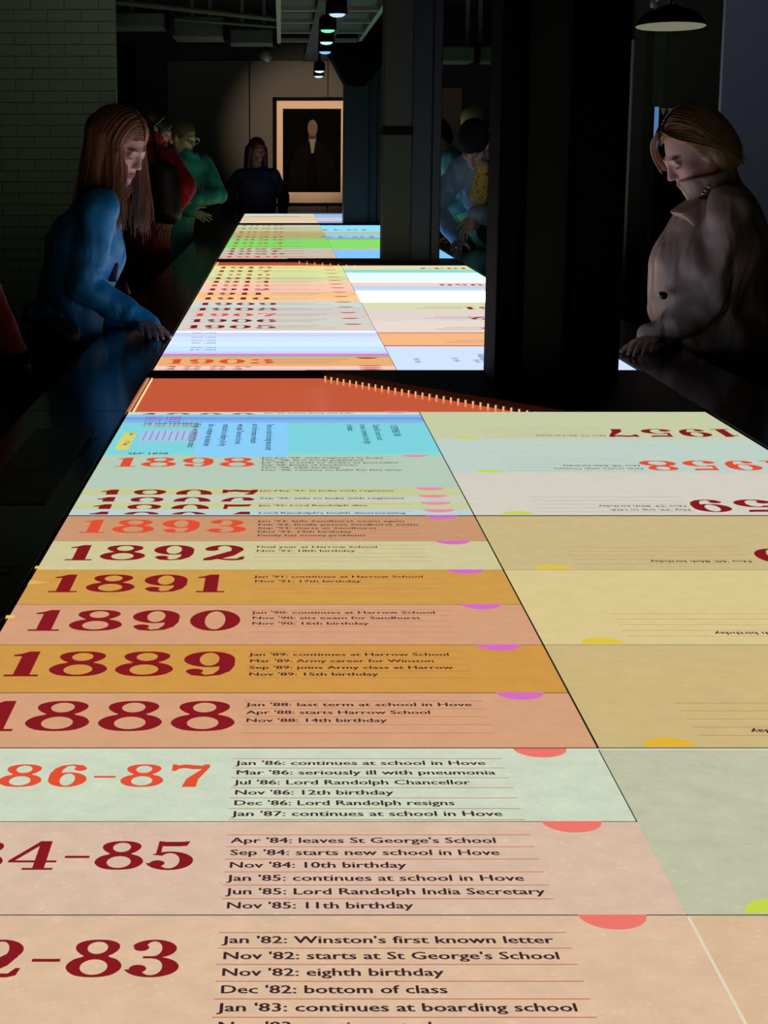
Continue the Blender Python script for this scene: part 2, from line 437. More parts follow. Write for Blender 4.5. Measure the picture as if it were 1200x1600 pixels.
flat([(0.1, 0.0), (0.12, .34), (.25, .55), (.42, .62), (.6, .62), (.77, .55), (.9, .34), (.92, 0.0)], 'printed_coat', mat('print_coat', (13, 12, 12), 0.9, spec=0.05), 0.001)
flat([(.4, .0), (.42, .3), (.5, .47), (.52, .47), (.6, .3), (.62, .0)], 'printed_waistcoat', mat('print_waistcoat', (7, 7, 8), 0.9, spec=0.05), 0.0015)
flat([(.44, .6), (.44, .7), (.58, .7), (.58, .6)], 'printed_neck', mat('print_neck', (66, 54, 46), 0.9, spec=0.05), 0.0015)
flat(ell(.51, .77, .085, .1), 'printed_head', mat('print_head', (112, 92, 80), 0.9, spec=0.05), 0.002)
flat([(.455, .64), (.565, .64), (.53, .47), (.49, .47)], 'printed_shirt', mat('print_shirt', (120, 112, 104), 0.7), 0.002)
tag(root, 'large framed dark portrait with a cream mat hanging on the far wall', 'picture')

# ================================================================== the timeline table
LX, RXE, DIV = -0.378, 1.053, 0.343     # display left edge, right edge, middle line
RIM = 0.25
Y0 = 0.55
YA, YB, YC = YR(1169.5), YR(805), YR(643)
YD0, YD1 = YR(579), YR(415)
YE0, YE1 = YR(404), YR(351)
YF0, YF1 = YR(348.5), YR(333.5)
M_rim = mat('black_gloss_rim', (12, 13, 16), 0.16, spec=0.6)
M_tbody = mat('table_body_black', (16, 16, 18), 0.5)
M_bed = mat('screen_bed', (34, 32, 30), 0.6)

table = empty('timeline_table', ((LX + RXE) / 2, 9.0, 0)); TO = table.location.copy()
def tpart(mb, name, m, parent=None, bevel=0.0):
    o = mb.build(name, m, parent or table, TO if parent is None else parent_origin[parent.name], bevel=bevel)
    return o
parent_origin = {}
# rims, skirt, plinth
for (xa, xb) in ((LX - 0.006 - RIM, LX - 0.006), (RXE + 0.006, RXE + 0.006 + RIM)):
    ys = [Y0, YC, YD0, YD1, YE0, YE1, YF0, YF1]
    for k in range(len(ys) - 1):
        tpart(MB().box(xa, xb, ys[k] + 0.002, ys[k+1] - 0.002, TOP_Z - 0.04, TOP_Z + 0.002), 'rim_panel', M_rim, bevel=0.002)
tpart(MB().box(LX - RIM - 0.006, RXE + RIM + 0.006, YF1 + 0.004, YF1 + 0.16, TOP_Z - 0.04, TOP_Z + 0.002), 'rim_panel', M_rim, bevel=0.002)
tpart(MB().box(LX - 0.12, RXE + 0.12, Y0 + 0.1, YF1 + 0.05, 0.1, TOP_Z - 0.045), 'table_body', M_tbody)
tpart(MB().box(LX - 0.05, RXE + 0.05, Y0 + 0.15, YF1, 0.0, 0.1), 'plinth', M_black)

def panel(y0, y1):
    o = MB().box(LX - 0.004, RXE + 0.004, y0, y1, TOP_Z - 0.04, TOP_Z - 0.0012).build('display_panel', M_bed, table, TO)
    return o
def sub(mb, name, m, p):
    return mb.build(name, m, p, TO)

# ---- numerals: slab-serif figures drawn as outlines
def circ(cx, cy, r, n=14): return [(cx + r * math.cos(2*math.pi*k/n), cy + r * math.sin(2*math.pi*k/n)) for k in range(n)]
def ellp(cx, cy, rx, ry, n=28): return [(cx + rx * math.cos(2*math.pi*k/n), cy + ry * math.sin(2*math.pi*k/n)) for k in range(n)]
def cresc(cx, cy, rxo, ryo, rxi, ryi, a0, a1, n=20):
    o = [(cx + rxo*math.cos(R(a0+(a1-a0)*k/n)), cy + ryo*math.sin(R(a0+(a1-a0)*k/n))) for k in range(n+1)]
    i = [(cx + rxi*math.cos(R(a0+(a1-a0)*k/n)), cy + ryi*math.sin(R(a0+(a1-a0)*k/n))) for k in range(n+1)]
    return o + i[::-1]
def catmull(pts, n=5):
    out = []; m = len(pts)
    for i in range(m):
        p0, p1, p2, p3 = pts[i-1], pts[i], pts[(i+1) % m], pts[(i+2) % m]
        for k in range(n):
            t = k / n
            out.append(tuple(0.5*((2*p1[a]) + (-p0[a]+p2[a])*t + (2*p0[a]-5*p1[a]+4*p2[a]-p3[a])*t*t + (-p0[a]+3*p1[a]-3*p2[a]+p3[a])*t**3) for a in (0, 1)))
    return out
_half = [(.32, 1.0), (.47, .975), (.575, .88), (.585, .74), (.52, .61), (.47, .545), (.575, .47), (.645, .34), (.64, .2), (.53, .05)]
_o8 = _half + [(.32, 0.0)] + [(.64 - x, y) for x, y in _half[:0:-1]]
_o9 = [ [ellp(.30, .68, .30, .32), ellp(.30, .68, .115, .265)],
        [[(.60, .70), (.60, .42), (.55, .2), (.44, .05), (.28, 0.0), (.12, .04), (.05, .16), (.2, .17), (.27, .055), (.36, .09), (.42, .25), (.43, .5), (.44, .6)]],
        [circ(.145, .2, .10)] ]
GL = {
 '0': (.64, [[ellp(.32, .5, .32, .5), ellp(.32, .5, .13, .43)]]),
 '1': (.38, [[[(.29, 1), (.29, .07), (.39, .07), (.39, 0), (.0, 0), (.0, .07), (.10, .07), (.10, .80), (.0, .80), (.0, .86), (.08, .9), (.17, 1)]]]),
 '2': (.64, [[cresc(.31, .71, .29, .29, .11, .235, 175, -35)], [circ(.125, .715, .105)],
             [[(.56, .55), (.46, .60), (.4, .6), (.02, .12), (.02, 0), (.1, 0), (.14, .1), (.3, .13), (.46, .3)]],
             [[(.06, .02), (.12, .12), (.22, .17), (.36, .1), (.5, .1), (.57, .24), (.63, .24), (.6, .05), (.5, 0), (.38, 0), (.22, .08), (.12, 0)]]]),
 '3': (.62, [[cresc(.28, .75, .28, .25, .1, .2, 165, -95)], [cresc(.28, .27, .33, .27, .13, .215, 95, -165)], [circ(.125, .78, .095)], [circ(.12, .22, .105)], [[(.16, .49), (.34, .49), (.34, .55), (.16, .55)]]]),
 '4': (.66, [[[(.36, 1), (.52, 1), (.52, .0), (.36, 0)]], [[(.22, 0), (.64, 0), (.64, .065), (.22, .065)]], [[(0, .25), (.66, .25), (.66, .32), (0, .32)]], [[(0, .32), (.09, .32), (.38, .86), (.38, 1), (.36, 1)]]]),
 '5': (.62, [[[(.1, 1), (.2, .975), (.42, .975), (.54, 1), (.5, .83), (.4, .81), (.16, .81)]], [[(.1, 1), (.16, .9), (.15, .52), (.08, .5)]], [cresc(.28, .31, .33, .32, .14, .26, 140, -165)], [circ(.12, .22, .105)]]),
 '7': (.62, [[[(.03, .70), (.09, .70), (.14, .8), (.24, .83), (.36, .78), (.5, .78), (.28, .36), (.22, 0), (.44, 0), (.46, .32), (.62, .85), (.62, 1), (.55, 1), (.5, .94), (.38, .96), (.24, 1), (.12, .95), (.09, 1), (.03, 1)]]]),
 '8': (.64, [[catmull(_o8, 3), ellp(.32, .775, .125, .165, 22), ellp(.32, .265, .165, .2, 24)]]),
 '9': (.62, _o9),
 '6': (.62, [[[(.62 - x, 1 - y) for x, y in loop] for loop in shape] for shape in _o9]),
 '-': (.36, [[[(.01, .40), (.35, .40), (.35, .48), (.01, .48)]]]),
}
GTRI = {}
for ch, (w, shapes) in GL.items():
    vs_, fs_ = [], []
    for loops in shapes:
        flatp = [p for l in loops for p in l]
        tris = tessellate_polygon([[Vector((p[0], p[1], 0)) for p in l] for l in loops])
        o = len(vs_); vs_ += flatp; fs_ += [tuple(i + o for i in t) for t in tris]
    GTRI[ch] = (w, vs_, fs_)
def numerals(s, h, gap=0.12):
    if '-' in s: gap = 0.09
    v, f, x = [], [], 0.0
    for ch in s:
        w, gv, gf = GTRI[ch]
        o = len(v); v += [((x + p[0]) * h, p[1] * h) for p in gv]; f += [tuple(i + o for i in t) for t in gf]
        x += w + gap
    return v, f, (x - gap) * h
def clip_mesh(v, f, ymin=None, ymax=None):
    bm = bmesh.new()
    vv = [bm.verts.new((p[0], p[1], 0)) for p in v]
    for q_ in f:
        try: bm.faces.new([vv[i] for i in q_])
        except ValueError: pass
    for y, up in ((ymin, 1), (ymax, -1)):
        if y is None: continue
        bmesh.ops.bisect_plane(bm, geom=bm.verts[:] + bm.edges[:] + bm.faces[:], plane_co=(0, y, 0), plane_no=(0, -up, 0), clear_outer=True)
    bm.verts.index_update()
    rv = [(a.co.x, a.co.y) for a in bm.verts]; rf = [tuple(a.index for a in fc.verts) for fc in bm.faces]
    bm.free()
    return rv, rf

# ---- small lettering from the built-in font, converted to meshes
class Letters:
    def __init__(s): s.cache = {}
    def get(s, txt):
        if txt in s.cache: return s.cache[txt]
        cu = bpy.data.curves.new('t', 'FONT'); cu.body = txt; cu.size = 1.0; cu.resolution_u = 2
        ob = bpy.data.objects.new('t', cu); COL.objects.link(ob)
        bpy.context.view_layer.update()
        me = ob.to_mesh()
        v = [(p.co.x, p.co.y) for p in me.vertices]; f = [tuple(p.vertices) for p in me.polygons]
        ob.to_mesh_clear()
        bpy.data.objects.remove(ob, do_unlink=True); bpy.data.curves.remove(cu)
        if v:      # bolder: three overlaid copies
            n = len(v); vv, ff = [], []
            for i, (dx, dy) in enumerate(((-0.022, 0.0), (0.022, 0.012), (0.022, -0.012))):
                vv += [(a + dx, b + dy) for a, b in v]; ff += [tuple(q_ + i * n for q_ in t) for t in f]
            v, f = vv, ff
        s.cache[txt] = (v, f)
        return v, f
LET = Letters()
def text_line(txt, cap, width=None, charw=None):
    v, f = LET.get(txt)
    if not v: return [], [], 0
    k = cap / 0.73
    w0 = max(p[0] for p in v)
    if width is None: width = charw * len(txt) if charw else w0 * k
    kx = width / w0
    return [(p[0] * kx, p[1] * k) for p in v], f, width

ZL = TOP_Z + 0.0005
def place(mb, v, f, x, y, rot=0, z=ZL):
    if rot == 0: pts = [(x + a, y + b, z) for a, b in v]
    elif rot == 180: pts = [(x - a, y - b, z) for a, b in v]
    elif rot == -90: pts = [(x + b, y - a, z) for a, b in v]       # reads towards the near end
    elif rot == 90: pts = [(x - b, y + a, z) for a, b in v]
    mb.add(pts, f)

INK_RED = glow('ink_dark_red', (134, 26, 32), 1.0, sample=False)
INK_OR = glow('ink_orange_red', (226, 80, 52), 1.0, sample=False)
INK_TXT = glow('ink_text', (62, 40, 44), 1.0, sample=False)
INK_RULE = glow('ink_rule', (196, 104, 84), 1.0, sample=False)
INK_RULE2 = glow('ink_rule_dull', (150, 128, 96), 1.0, sample=False)
TAB = {'pink': glow('tab_pink', (214, 108, 196), 1.0, sample=False), 'rose': glow('tab_rose', (232, 140, 170), 1.0, sample=False), 'coral': glow('tab_coral', (236, 118, 106), 1.0, sample=False),
       'red': glow('tab_red', (196, 44, 48), 1.0, sample=False), 'yel': glow('tab_yellow', (222, 196, 62), 1.0, sample=False),
       'lime': glow('tab_lime', (198, 214, 76), 1.0, sample=False), 'amber': glow('tab_amber', (226, 178, 52), 1.0, sample=False)}
_gc = [0]
def strip(p, y0, y1, col, x0=None, x1=None, k=1.0, mott=0.05, gap=0.0016, ms=26, yg=None):
    yg = gap if yg is None else yg
    _gc[0] += 1
    m = glow('screen_%d_%d_%d_%d' % (col[0], col[1], col[2], int(k * 100)), col, k, mott, ms)
    x0 = LX if x0 is None else x0; x1 = DIV if x1 is None else x1
    return sub(MB().box(x0 + gap * .9, x1 - gap * .9, y0 + yg, y1 - yg, TOP_Z - 0.0009, TOP_Z), 'year_strip', m, p)
def half_disc(p, x, y, r, m, down=True, squash=1.0, z=ZL):
    sgn = -1 if down else 1
    pts = [(x + r * math.cos(math.pi * k / 16), y + sgn * r * squash * math.sin(math.pi * k / 16)) for k in range(17)]
    mb = MB(); mb.add([(a, b, z + 0.0002) for a, b in pts], [tuple(range(17))])
    return sub(mb, 'index_tab', m, p)
def year(p, s, x, ytop, h, ink, rot=0, ymin=None, ymax=None, right=False):
    v, f, w = numerals(s, h)
    mb = MB()
    if rot == 0:
        if right: x -= w
        if ymin is not None or ymax is not None:
            lo = None if ymin is None else ymin - (ytop - h); hi = None if ymax is None else ymax - (ytop - h)
            v, f = clip_mesh(v, f, lo, hi)
        place(mb, v, f, x, ytop - h)
    else:
        place(mb, v, f, x, ytop + h, 180)     # ytop is the near side
    if mb.f: sub(mb, 'year_numerals', ink, p)
CH = 0.00728
def entries(p, lines, x, y, pitch=0.0285, cap=0.0135, rules=0, rot=0, xr=None, ink=None, rink=None, rstep=None, ymin=None, charw=CH, rw=0.0015):
    """lines of small type, the first at y, and ruled lines under them"""
    sg = -1 if rot == 0 else 1
    mb = MB()
    for i, t in enumerate(lines):
        v, f, w = text_line(t, cap, charw=charw)
        yb = y + sg * i * pitch
        if rot == 0:
            if ymin is not None: v, f = clip_mesh(v, f, ymin - (yb - cap), None)
            place(mb, v, f, x, yb - cap)
        else: place(mb, v, f, x, yb + cap, 180)
    if mb.f: sub(mb, 'entry_text', ink or INK_TXT, p)
    if rules:
        rb = MB()
        rs = rstep or pitch
        for i in range(rules):
            yy = y + sg * (i * rs - (rs - cap) * 0.42)
            if ymin is not None and yy < ymin: continue
            a, b = (x - 0.004, xr) if rot == 0 else (xr, x + 0.004)
            rb.quad((a, yy - rw/2, ZL - 0.0002), (b, yy - rw/2, ZL - 0.0002), (b, yy + rw/2, ZL - 0.0002), (a, yy + rw/2, ZL - 0.0002))
        sub(rb, 'rule_lines', rink or INK_RULE, p)

# ------------------------------------------------ near display, three screens end to end
pA = panel(Y0, YA)
yb = [YR(1169.5), YR(1283), YR(1429)]
step = yb[1] - yb[2]
yb.append(yb[2] - 0.205); yb.append(Y0 + 0.02)
strip(pA, yb[1], yb[0], (204, 214, 190), ms=34, mott=0.07, yg=0.0019)
strip(pA, yb[2], yb[1], (216, 186, 164), gap=0.0003, ms=34, mott=0.07, yg=0.0019)
strip(pA, yb[3], yb[2], (219, 186, 156), gap=0.0003, ms=34, mott=0.07, yg=0.0019)
strip(pA, yb[4], yb[3], (210, 190, 160), gap=0.0003, ms=34, mott=0.07, yg=0.0019)
strip(pA, yb[2], yb[0], (190, 192, 164), DIV, RXE, gap=0.0003, ms=34, mott=0.07, yg=0.0019)
strip(pA, yb[3], yb[2], (217, 184, 150), DIV, RXE, gap=0.0003, ms=34, mott=0.07, yg=0.0019)
strip(pA, yb[4], yb[3], (200, 184, 150), DIV, RXE, gap=0.0003, ms=34, mott=0.07, yg=0.0019)
hA = 0.066
year(pA, '1886-87', -0.0745, YR(1195), hA, INK_OR, right=True)
year(pA, '1884-85', -0.079, YR(1315), hA, INK_RED, right=True)
year(pA, '1882-83', -0.080, YR(1469), hA, INK_RED, right=True)
XT = -0.047
entries(pA, ["Jan '86: continues at school in Hove", "Mar '86: seriously ill with pneumonia", "Jul '86: Lord Randolph Chancellor", "Nov '86: 12th birthday", "Dec '86: Lord Randolph resigns", "Jan '87: continues at school in Hove"],
        XT, YR(1189), rules=7, xr=0.235, ymin=yb[1] + 0.003)
entries(pA, ["Apr '84: leaves St George's School", "Sep '84: starts new school in Hove", "Nov '84: 10th birthday", "Jan '85: continues at school in Hove", "Jun '85: Lord Randolph India Secretary", "Nov '85: 11th birthday"],
        XT, YR(1309), rules=6, xr=0.235, ymin=yb[2] + 0.003)
entries(pA, ["Jan '82: Winston's first known letter", "Nov '82: starts at St George's School", "Nov '82: eighth birthday", "Dec '82: bottom of class", "Jan '83: continues at boarding school", "Nov '83: continues to be poor"],
        XT, YR(1463), rules=6, xr=0.235)
for yy in yb[:3]: half_disc(pA, 0.279, yy - 0.0016, 0.0287, TAB['coral'])
half_disc(pA, 0.4215, yb[2] + 0.0016, 0.0287, TAB['lime'], False)

sub(MB().box(DIV - 0.0012, DIV + 0.0012, Y0 + 0.03, yb[2] - 0.004, TOP_Z, TOP_Z + 0.0003), 'screen_seam', glow('seam_pale', (224, 214, 190), 1.0, sample=False), pA)
pB = panel(YA, YB)
ys = [YR(v) for v in (1168, 1082, 1007, 944, 890, 845, 806)]
cb = [(212, 160, 124), (206, 150, 72), (211, 158, 122), (206, 154, 76), (206, 198, 150), (200, 150, 112)]
rows = [('1888', INK_RED, ["Jan '88: last term at school in Hove", "Apr '88: starts Harrow School", "Nov '88: 14th birthday"], 5),
        ('1889', INK_RED, ["Jan '89: continues at Harrow School", "Mar '89: Army career for Winston", "Sep '89: joins Army class at Harrow", "Nov '89: 15th birthday"], 5),
        ('1890', INK_RED, ["Jan '90: continues at Harrow School", "Nov '90: sits exam for Sandhurst", "Nov '90: 16th birthday"], 5),
        ('1891', INK_RED, ["Jan '91: continues at Harrow School", "Nov '91: 17th birthday"], 5),
        ('1892', INK_RED, ["Final year at Harrow School", "Nov '92: 18th birthday"], 5),
        ('1893', INK_OR, ["Jan '93: fails Sandhurst exam again", "Feb '93: finally passes Sandhurst exam", "Sep '93: starts at Sandhurst", "Nov '93: 19th birthday", "Family has money problems"], 6)]
HB = 0.108
for i, (t, ink, ln, nr) in enumerate(rows):
    strip(pB, ys[i], ys[i+1], cb[i], mott=0.045, yg=0.0024)
    year(pB, t, -0.341, ys[i+1] - 0.034, HB, ink)
    entries(pB, ln, -0.040, ys[i+1] - 0.040, rules=nr, xr=0.236, ymin=ys[i] + 0.004)
    half_disc(pB, 0.284, ys[i+1] - 0.0016, 0.0285, TAB['pink'])
yr = [YR(v) for v in (1168, 1007, 890, 806)]
for i, (c, t, ln) in enumerate([((203, 180, 126), '1962', "Jun '62: breaks hip on holiday"), ((216, 198, 142), '1961', "Nov '61: 87th birthday"), ((200, 183, 132), '1960', "Nov '60: 86th birthday")]):
    strip(pB, yr[i], yr[i+1], c, DIV, RXE, mott=0.045, yg=0.0024)
    year(pB, t, 1.039, yr[i] + 0.034, HB, INK_RED, 180)
    entries(pB, [ln], 0.74, yr[i] + 0.045, rules=5, rot=180, xr=0.46)
    half_disc(pB, 0.4215, yr[i] + 0.0016, 0.0285, TAB['amber' if i == 0 else 'yel'], False)

pC = panel(YB, YC)
kC = 1.0
XC = 0.335
xn, xd = LX, 0.3375
def cstrip(ya, yb_, c, m=0.02): return strip(pC, YR(ya), YR(yb_), c, LX, DIV, kC, m, 0.0014)
for (ya, yb_, c, t, ink, ln) in [(804.5, 796, (188, 208, 212), '1894', INK_RED, "Lord Randolph's health deteriorating"), (796, 784.5, (198, 204, 156), '1895', INK_RED, "Jan '95: Lord Randolph dies"),
                            (784.5, 773.5, (196, 204, 186), '1896', INK_RED, "Sep '96: sails to India with regiment"), (773.5, 762, (198, 202, 150), '1897', INK_RED, "Jan-May '97: in India with regiment")]:
    cstrip(ya, yb_, c)
    year(pC, t, -0.341, YR(yb_) - 0.022, HB * 1.05, ink, ymin=YR(ya) + 0.002)
    entries(pC, [ln], -0.040, YR(yb_) - 0.026, rules=1, xr=0.236, ymin=YR(ya) + 0.001)
    half_disc(pC, 0.284, YR(yb_) - 0.0014, 0.0285, TAB['rose'])
cstrip(762, 711, (182, 202, 184))
year(pC, '1898', -0.341, YR(711) - 0.034, HB, INK_OR)
entries(pC, ["Jan-Jun '98: with regiment in India", "Mar '98: first book published", "Jul '98: travels to Sudan as journalist", "Sep '98: Battle of Omdurman", "Nov '98: 24th birthday", "Dec '98: returns to India for last time"],
        -0.040, YR(711) - 0.03, rules=6, xr=0.236, rink=INK_RULE2)
half_disc(pC, 0.284, YR(711) - 0.0014, 0.0285, TAB['rose'])
cstrip(711, 707, (132, 218, 206))
cstrip(707, 663.5, (126, 212, 222), 0.03)
cstrip(663.5, 660, (134, 206, 214))
cstrip(660, 655.5, (128, 180, 238)); cstrip(655.5, 651.5, (122, 158, 232)); cstrip(651.5, 648, (124, 196, 240))
cstrip(648, 643.6, (206, 214, 196))
year(pC, '1899', -0.341, YC - 0.03, HB, INK_RED, ymin=YR(647.8))
entries(pC, ["Jan '99: leaves Army and India"], -0.040, YC - 0.022, rules=0)
half_disc(pC, 0.284, YC - 0.002, 0.0285, TAB['rose'])
INK_MAG = glow('ink_violet', (150, 84, 186), 1.0, sample=False)
INK_NAVY = glow('ink_navy', (44, 70, 108), 1.0, sample=False)
INK_TEAL = glow('ink_teal', (40, 92, 108), 1.0, sample=False)
for (yy, t, ink) in [(653.5, 'DEC 1898', INK_MAG), (656.8, 'NOV 1898', INK_MAG), (660.3, 'OCT 1898', INK_MAG), (663.5, '18 SEPTEMBER 1898', INK_TEAL), (667, '17 SEPTEMBER 1898', INK_OR), (710.3, 'SEP 1898', INK_TEAL)]:
    v, f, w = text_line(t, 0.024, charw=0.0108); mb = MB(); place(mb, v, f, -0.327, YR(yy)); sub(mb, 'entry_text', ink, pC)
# cards shown on the cyan screen
def card(x0, x1, y0, y1, col, name='picture_card', z=0.0004, m=0.02):
    return sub(MB().box(x0, x1, y0, y1, TOP_Z, TOP_Z + z), name, glow('card_%d_%d_%d' % col, col, 1.0, m), pC)
card(PT(220, 681).x, PT(318, 681).x, YR(690), YR(672.5), (172, 196, 232))
card(PT(186, 690).x, PT(207, 690).x, YR(702.5), YR(676), (214, 210, 110), 'note_card')
mb = MB(); a = PT(174, 690); b = PT(187, 690)
mb.add([(LX + 0.002, a.y + 0.012, ZL), (b.x, b.y - 0.004, ZL), (b.x, b.y + 0.004, ZL)], [(0, 1, 2)]); sub(mb, 'pointer', TAB['yel'], pC)
card(PT(309, 690).x, PT(446, 690).x + 0.004, YR(713.5), YR(660.5), (138, 206, 250), 'letter_card', 0.0006)
def cols(lines, x, ytop, pitch, cap, cw, ink, z=ZL + 0.0003):
    mb = MB()
    for i, t in enumerate(lines):
        v, f, w = text_line(t, cap, charw=cw)
        place(mb, v, f, x - i * pitch, ytop, -90, z)
    sub(mb, 'entry_text', ink, pC)
cols(["There is no much the charge was an early", "part of the romance revolution", "were quite These was of to vies", "conducted in at infantry of in fly", "dash - so whatever may divide them", "Things - we covered and that conduct"],
     PT(416, 690).x, YR(663), 0.0343, 0.0165, 0.0092, INK_NAVY)
cols(["17 SEPTEMBER 1898"], PT(615, 680).x, YR(664), 0.03, 0.0175, 0.0098, INK_TEAL)
cols(["Churchill is sent to and", "he was in command in the fight", "of debates"], PT(589, 685).x, YR(664), 0.0305, 0.0165, 0.0092, INK_TEAL)
cols(["Sun", ], PT(200, 684).x, YR(677), 0.02, 0.012, 0.011, INK_NAVY); cols(["17 Sep"], PT(193, 695).x, YR(689), 0.02, 0.012, 0.0105, INK_NAVY)
mb = MB()
for k in range(9):
    xx = PT(225 + k * 10, 681).x
    mb.quad((xx, YR(688.5), ZL + .0002), (xx + 0.004, YR(688.5), ZL + .0002), (xx + 0.004, YR(674), ZL + .0002), (xx, YR(674), ZL + .0002))
sub(mb, 'text_block', glow('ink_faint', (136, 158, 200), 1.0, sample=False), pC)
yr = [YR(v) for v in (804.5, 738.5, 685.5, 643.5)]
for i, (c, t, ink, ln) in enumerate([((211, 206, 192), '1959', INK_RED, ["May '59: trip to USA", "Nov '59: 85th birthday"]), ((190, 208, 198), '1958', INK_OR, ["First cruise with Onassis", "Nov '58: 84th birthday"]), ((198, 204, 166), '1957', INK_RED, ["Nov '57: 83rd birthday"])]):
    strip(pC, yr[i], yr[i+1], c, DIV, RXE, 1.0, 0.03)
    year(pC, t, 1.039, yr[i] + 0.022, HB * 1.05, ink, 180)
    entries(pC, ln, 0.737, yr[i] + 0.034, rules=5, rot=180, xr=0.46, rink=INK_RULE2, pitch=0.034)
    half_disc(pC, 0.4215, yr[i] + 0.0016, 0.0285, TAB['lime'], False)
# bright mask line at screen seams
SEAM = glow('seam_light', (222, 226, 214), 1.0, sample=False)
sub(MB().box(LX, RXE, YA - 0.0035, YA - 0.0012, TOP_Z, TOP_Z + 0.0004), 'screen_seam', SEAM, pA)

# ------------------------------------------------ second display
pD = panel(YD0, YD1)
def ds(ya, yb_, c, right=False, k=1.0):
    return strip(pD, YR(ya), YR(yb_), c, DIV if right else LX, RXE if right else DIV, k, 0.015, 0.0012)
lists = [(579, 575.6, (228, 190, 186)), (575.6, 572, (236, 204, 200)), (572, 558.5, (232, 172, 112)), (558.5, 556.4, (140, 190, 160)), (556.4, 552.6, (214, 128, 190)), (552.6, 549, (196, 190, 240)),
         (549, 541, (186, 214, 255)), (541, 534, (202, 222, 255)), (534, 526, (200, 214, 252)), (526, 519.5, (190, 200, 244)), (519.5, 517, (236, 244, 255)),
         (517, 506, (212, 204, 196)), (506, 497, (204, 208, 198)), (497, 488, (212, 200, 194)), (488, 479.5, (204, 202, 194)), (479.5, 471.5, (200, 214, 208)),
         (471.5, 463, (246, 200, 150)), (463, 456, (244, 190, 136)), (456, 449.5, (244, 196, 182)), (449.5, 443.5, (244, 200, 170)), (443.5, 438, (240, 204, 170)),
         (438, 432.5, (206, 214, 150)), (432.5, 427, (220, 226, 160)), (427, 421.5, (210, 222, 160)), (421.5, 418, (232, 222, 150)), (418, 415, (240, 214, 140))]
for a, b, c in lists: ds(a, b, c, False, 1.2 if c[2] > 235 else 1.06)
yrs = [(572, 558.5, '1903', INK_OR), (517, 506, '1905', INK_RED), (506, 497, '1906', INK_RED), (497, 488, '1907', INK_OR), (488, 479.5, '1908', INK_RED), (479.5, 471.5, '1909', INK_RED), (471.5, 463, '1910', INK_RED),
       (463, 456, '1911', INK_RED), (456, 449.5, '1912', INK_RED), (449.5, 443.5, '1913', INK_OR), (443.5, 438, '1914', INK_RED), (438, 432.5, '1915', INK_RED), (432.5, 427, '1916', INK_OR), (427, 421.5, '1917', INK_RED), (421.5, 416, '1918', INK_RED)]
TXT_FAINT = glow('ink_grey', (160, 140, 128), 1.0, sample=False)
for (a, b, t, ink) in yrs:
    ya, yb_ = YR(a), YR(b); hh = min(0.125, (yb_ - ya) * 0.62)
    year(pD, t, -0.345, yb_ - (yb_ - ya) * 0.2, hh, ink)
    half_disc(pD, 0.268, yb_ - 0.003, 0.034, TAB['red'], squash=1.1)
    mb = MB()
    for k in range(3):
        yy = yb_ - (yb_ - ya) * (0.22 + 0.2 * k)
        mb.quad((-0.045, yy - 0.01, ZL), (0.12 + 0.03 * ((k * 7 + int(t)) % 4), yy - 0.01, ZL), (0.12 + 0.03 * ((k * 7 + int(t)) % 4), yy, ZL), (-0.045, yy, ZL))
    sub(mb, 'text_block', TXT_FAINT if t not in ('1911',) else INK_RULE2, pD)
for a in (579.0, 576.2, 573.0):
    half_disc(pD, 0.268, YR(a) + 0.03, 0.036, TAB['red'], squash=0.6)
year(pD, '1902', -0.345, YR(572.6), 0.1, INK_RED, ymin=YR(574)); year(pD, '1901', -0.345, YR(576), 0.1, INK_RED, ymin=YR(577.4))
mb = MB()
for k, yy in enumerate((521, 528, 533, 537, 544, 547.5)):
    v, f, w = text_line(['DEC 1904', 'NOV 1904', 'OCT 1904', 'SEP 1904', 'AUG 1904', 'JUL 1904'][k], 0.03, charw=0.0105)
    place(mb, v, f, -0.315 + 0.004 * k, YR(yy))
sub(mb, 'entry_text', glow('ink_steel', (96, 112, 170), 1.0, sample=False), pD)
rl = [(579, 541, (204, 222, 255)), (541, 539.5, (200, 90, 70)), (539.5, 521, (240, 180, 130)), (521, 519, (226, 140, 100)), (519, 501.5, (226, 212, 206)), (501.5, 485.5, (222, 206, 200)), (485.5, 472.5, (214, 214, 178)),
      (472.5, 455, (255, 255, 255)), (455, 451, (206, 214, 238)), (451, 447.5, (170, 214, 240)), (447.5, 441.5, (236, 206, 196)), (441.5, 438, (250, 252, 250)), (438, 426, (206, 240, 250)), (426, 421.5, (130, 216, 206)), (421.5, 415, (222, 216, 170))]
for a, b, c in rl: ds(a, b, c, True, 4.5 if c[0] == 255 else 1.35 if min(c) > 205 and max(c) > 247 else 1.08)
for (yn, t, ink) in [(484.6, '1951', INK_RED), (500.6, '1952', INK_RED), (518, '1953', INK_OR), (447.2, '1950', INK_RED), (421, '1947', INK_RED)]:
    year(pD, t, 1.03, YR(yn) + 0.03, 0.115 if yn > 450 else 0.1, ink, 180)
for yn in (484, 500, 517.5, 538.5):
    mb = MB()
    for k in range(2):
        yy = YR(yn) + 0.06 + 0.06 * k
        mb.quad((0.56 + 0.04 * k, yy, ZL), (0.75, yy, ZL), (0.75, yy + 0.014, ZL), (0.56 + .04 * k, yy + 0.014, ZL))
    sub(mb, 'text_block', TXT_FAINT, pD)
def colsD(lines, x, ytop, pitch, cap, cw, ink):
    mb = MB()
    for i, t in enumerate(lines):
        v, f, w = text_line(t, cap, charw=cw); place(mb, v, f, x - i * pitch, ytop, -90)
    sub(mb, 'entry_text', ink, pD)
INK_SL = glow('ink_slate', (104, 112, 150), 1.0, sample=False)
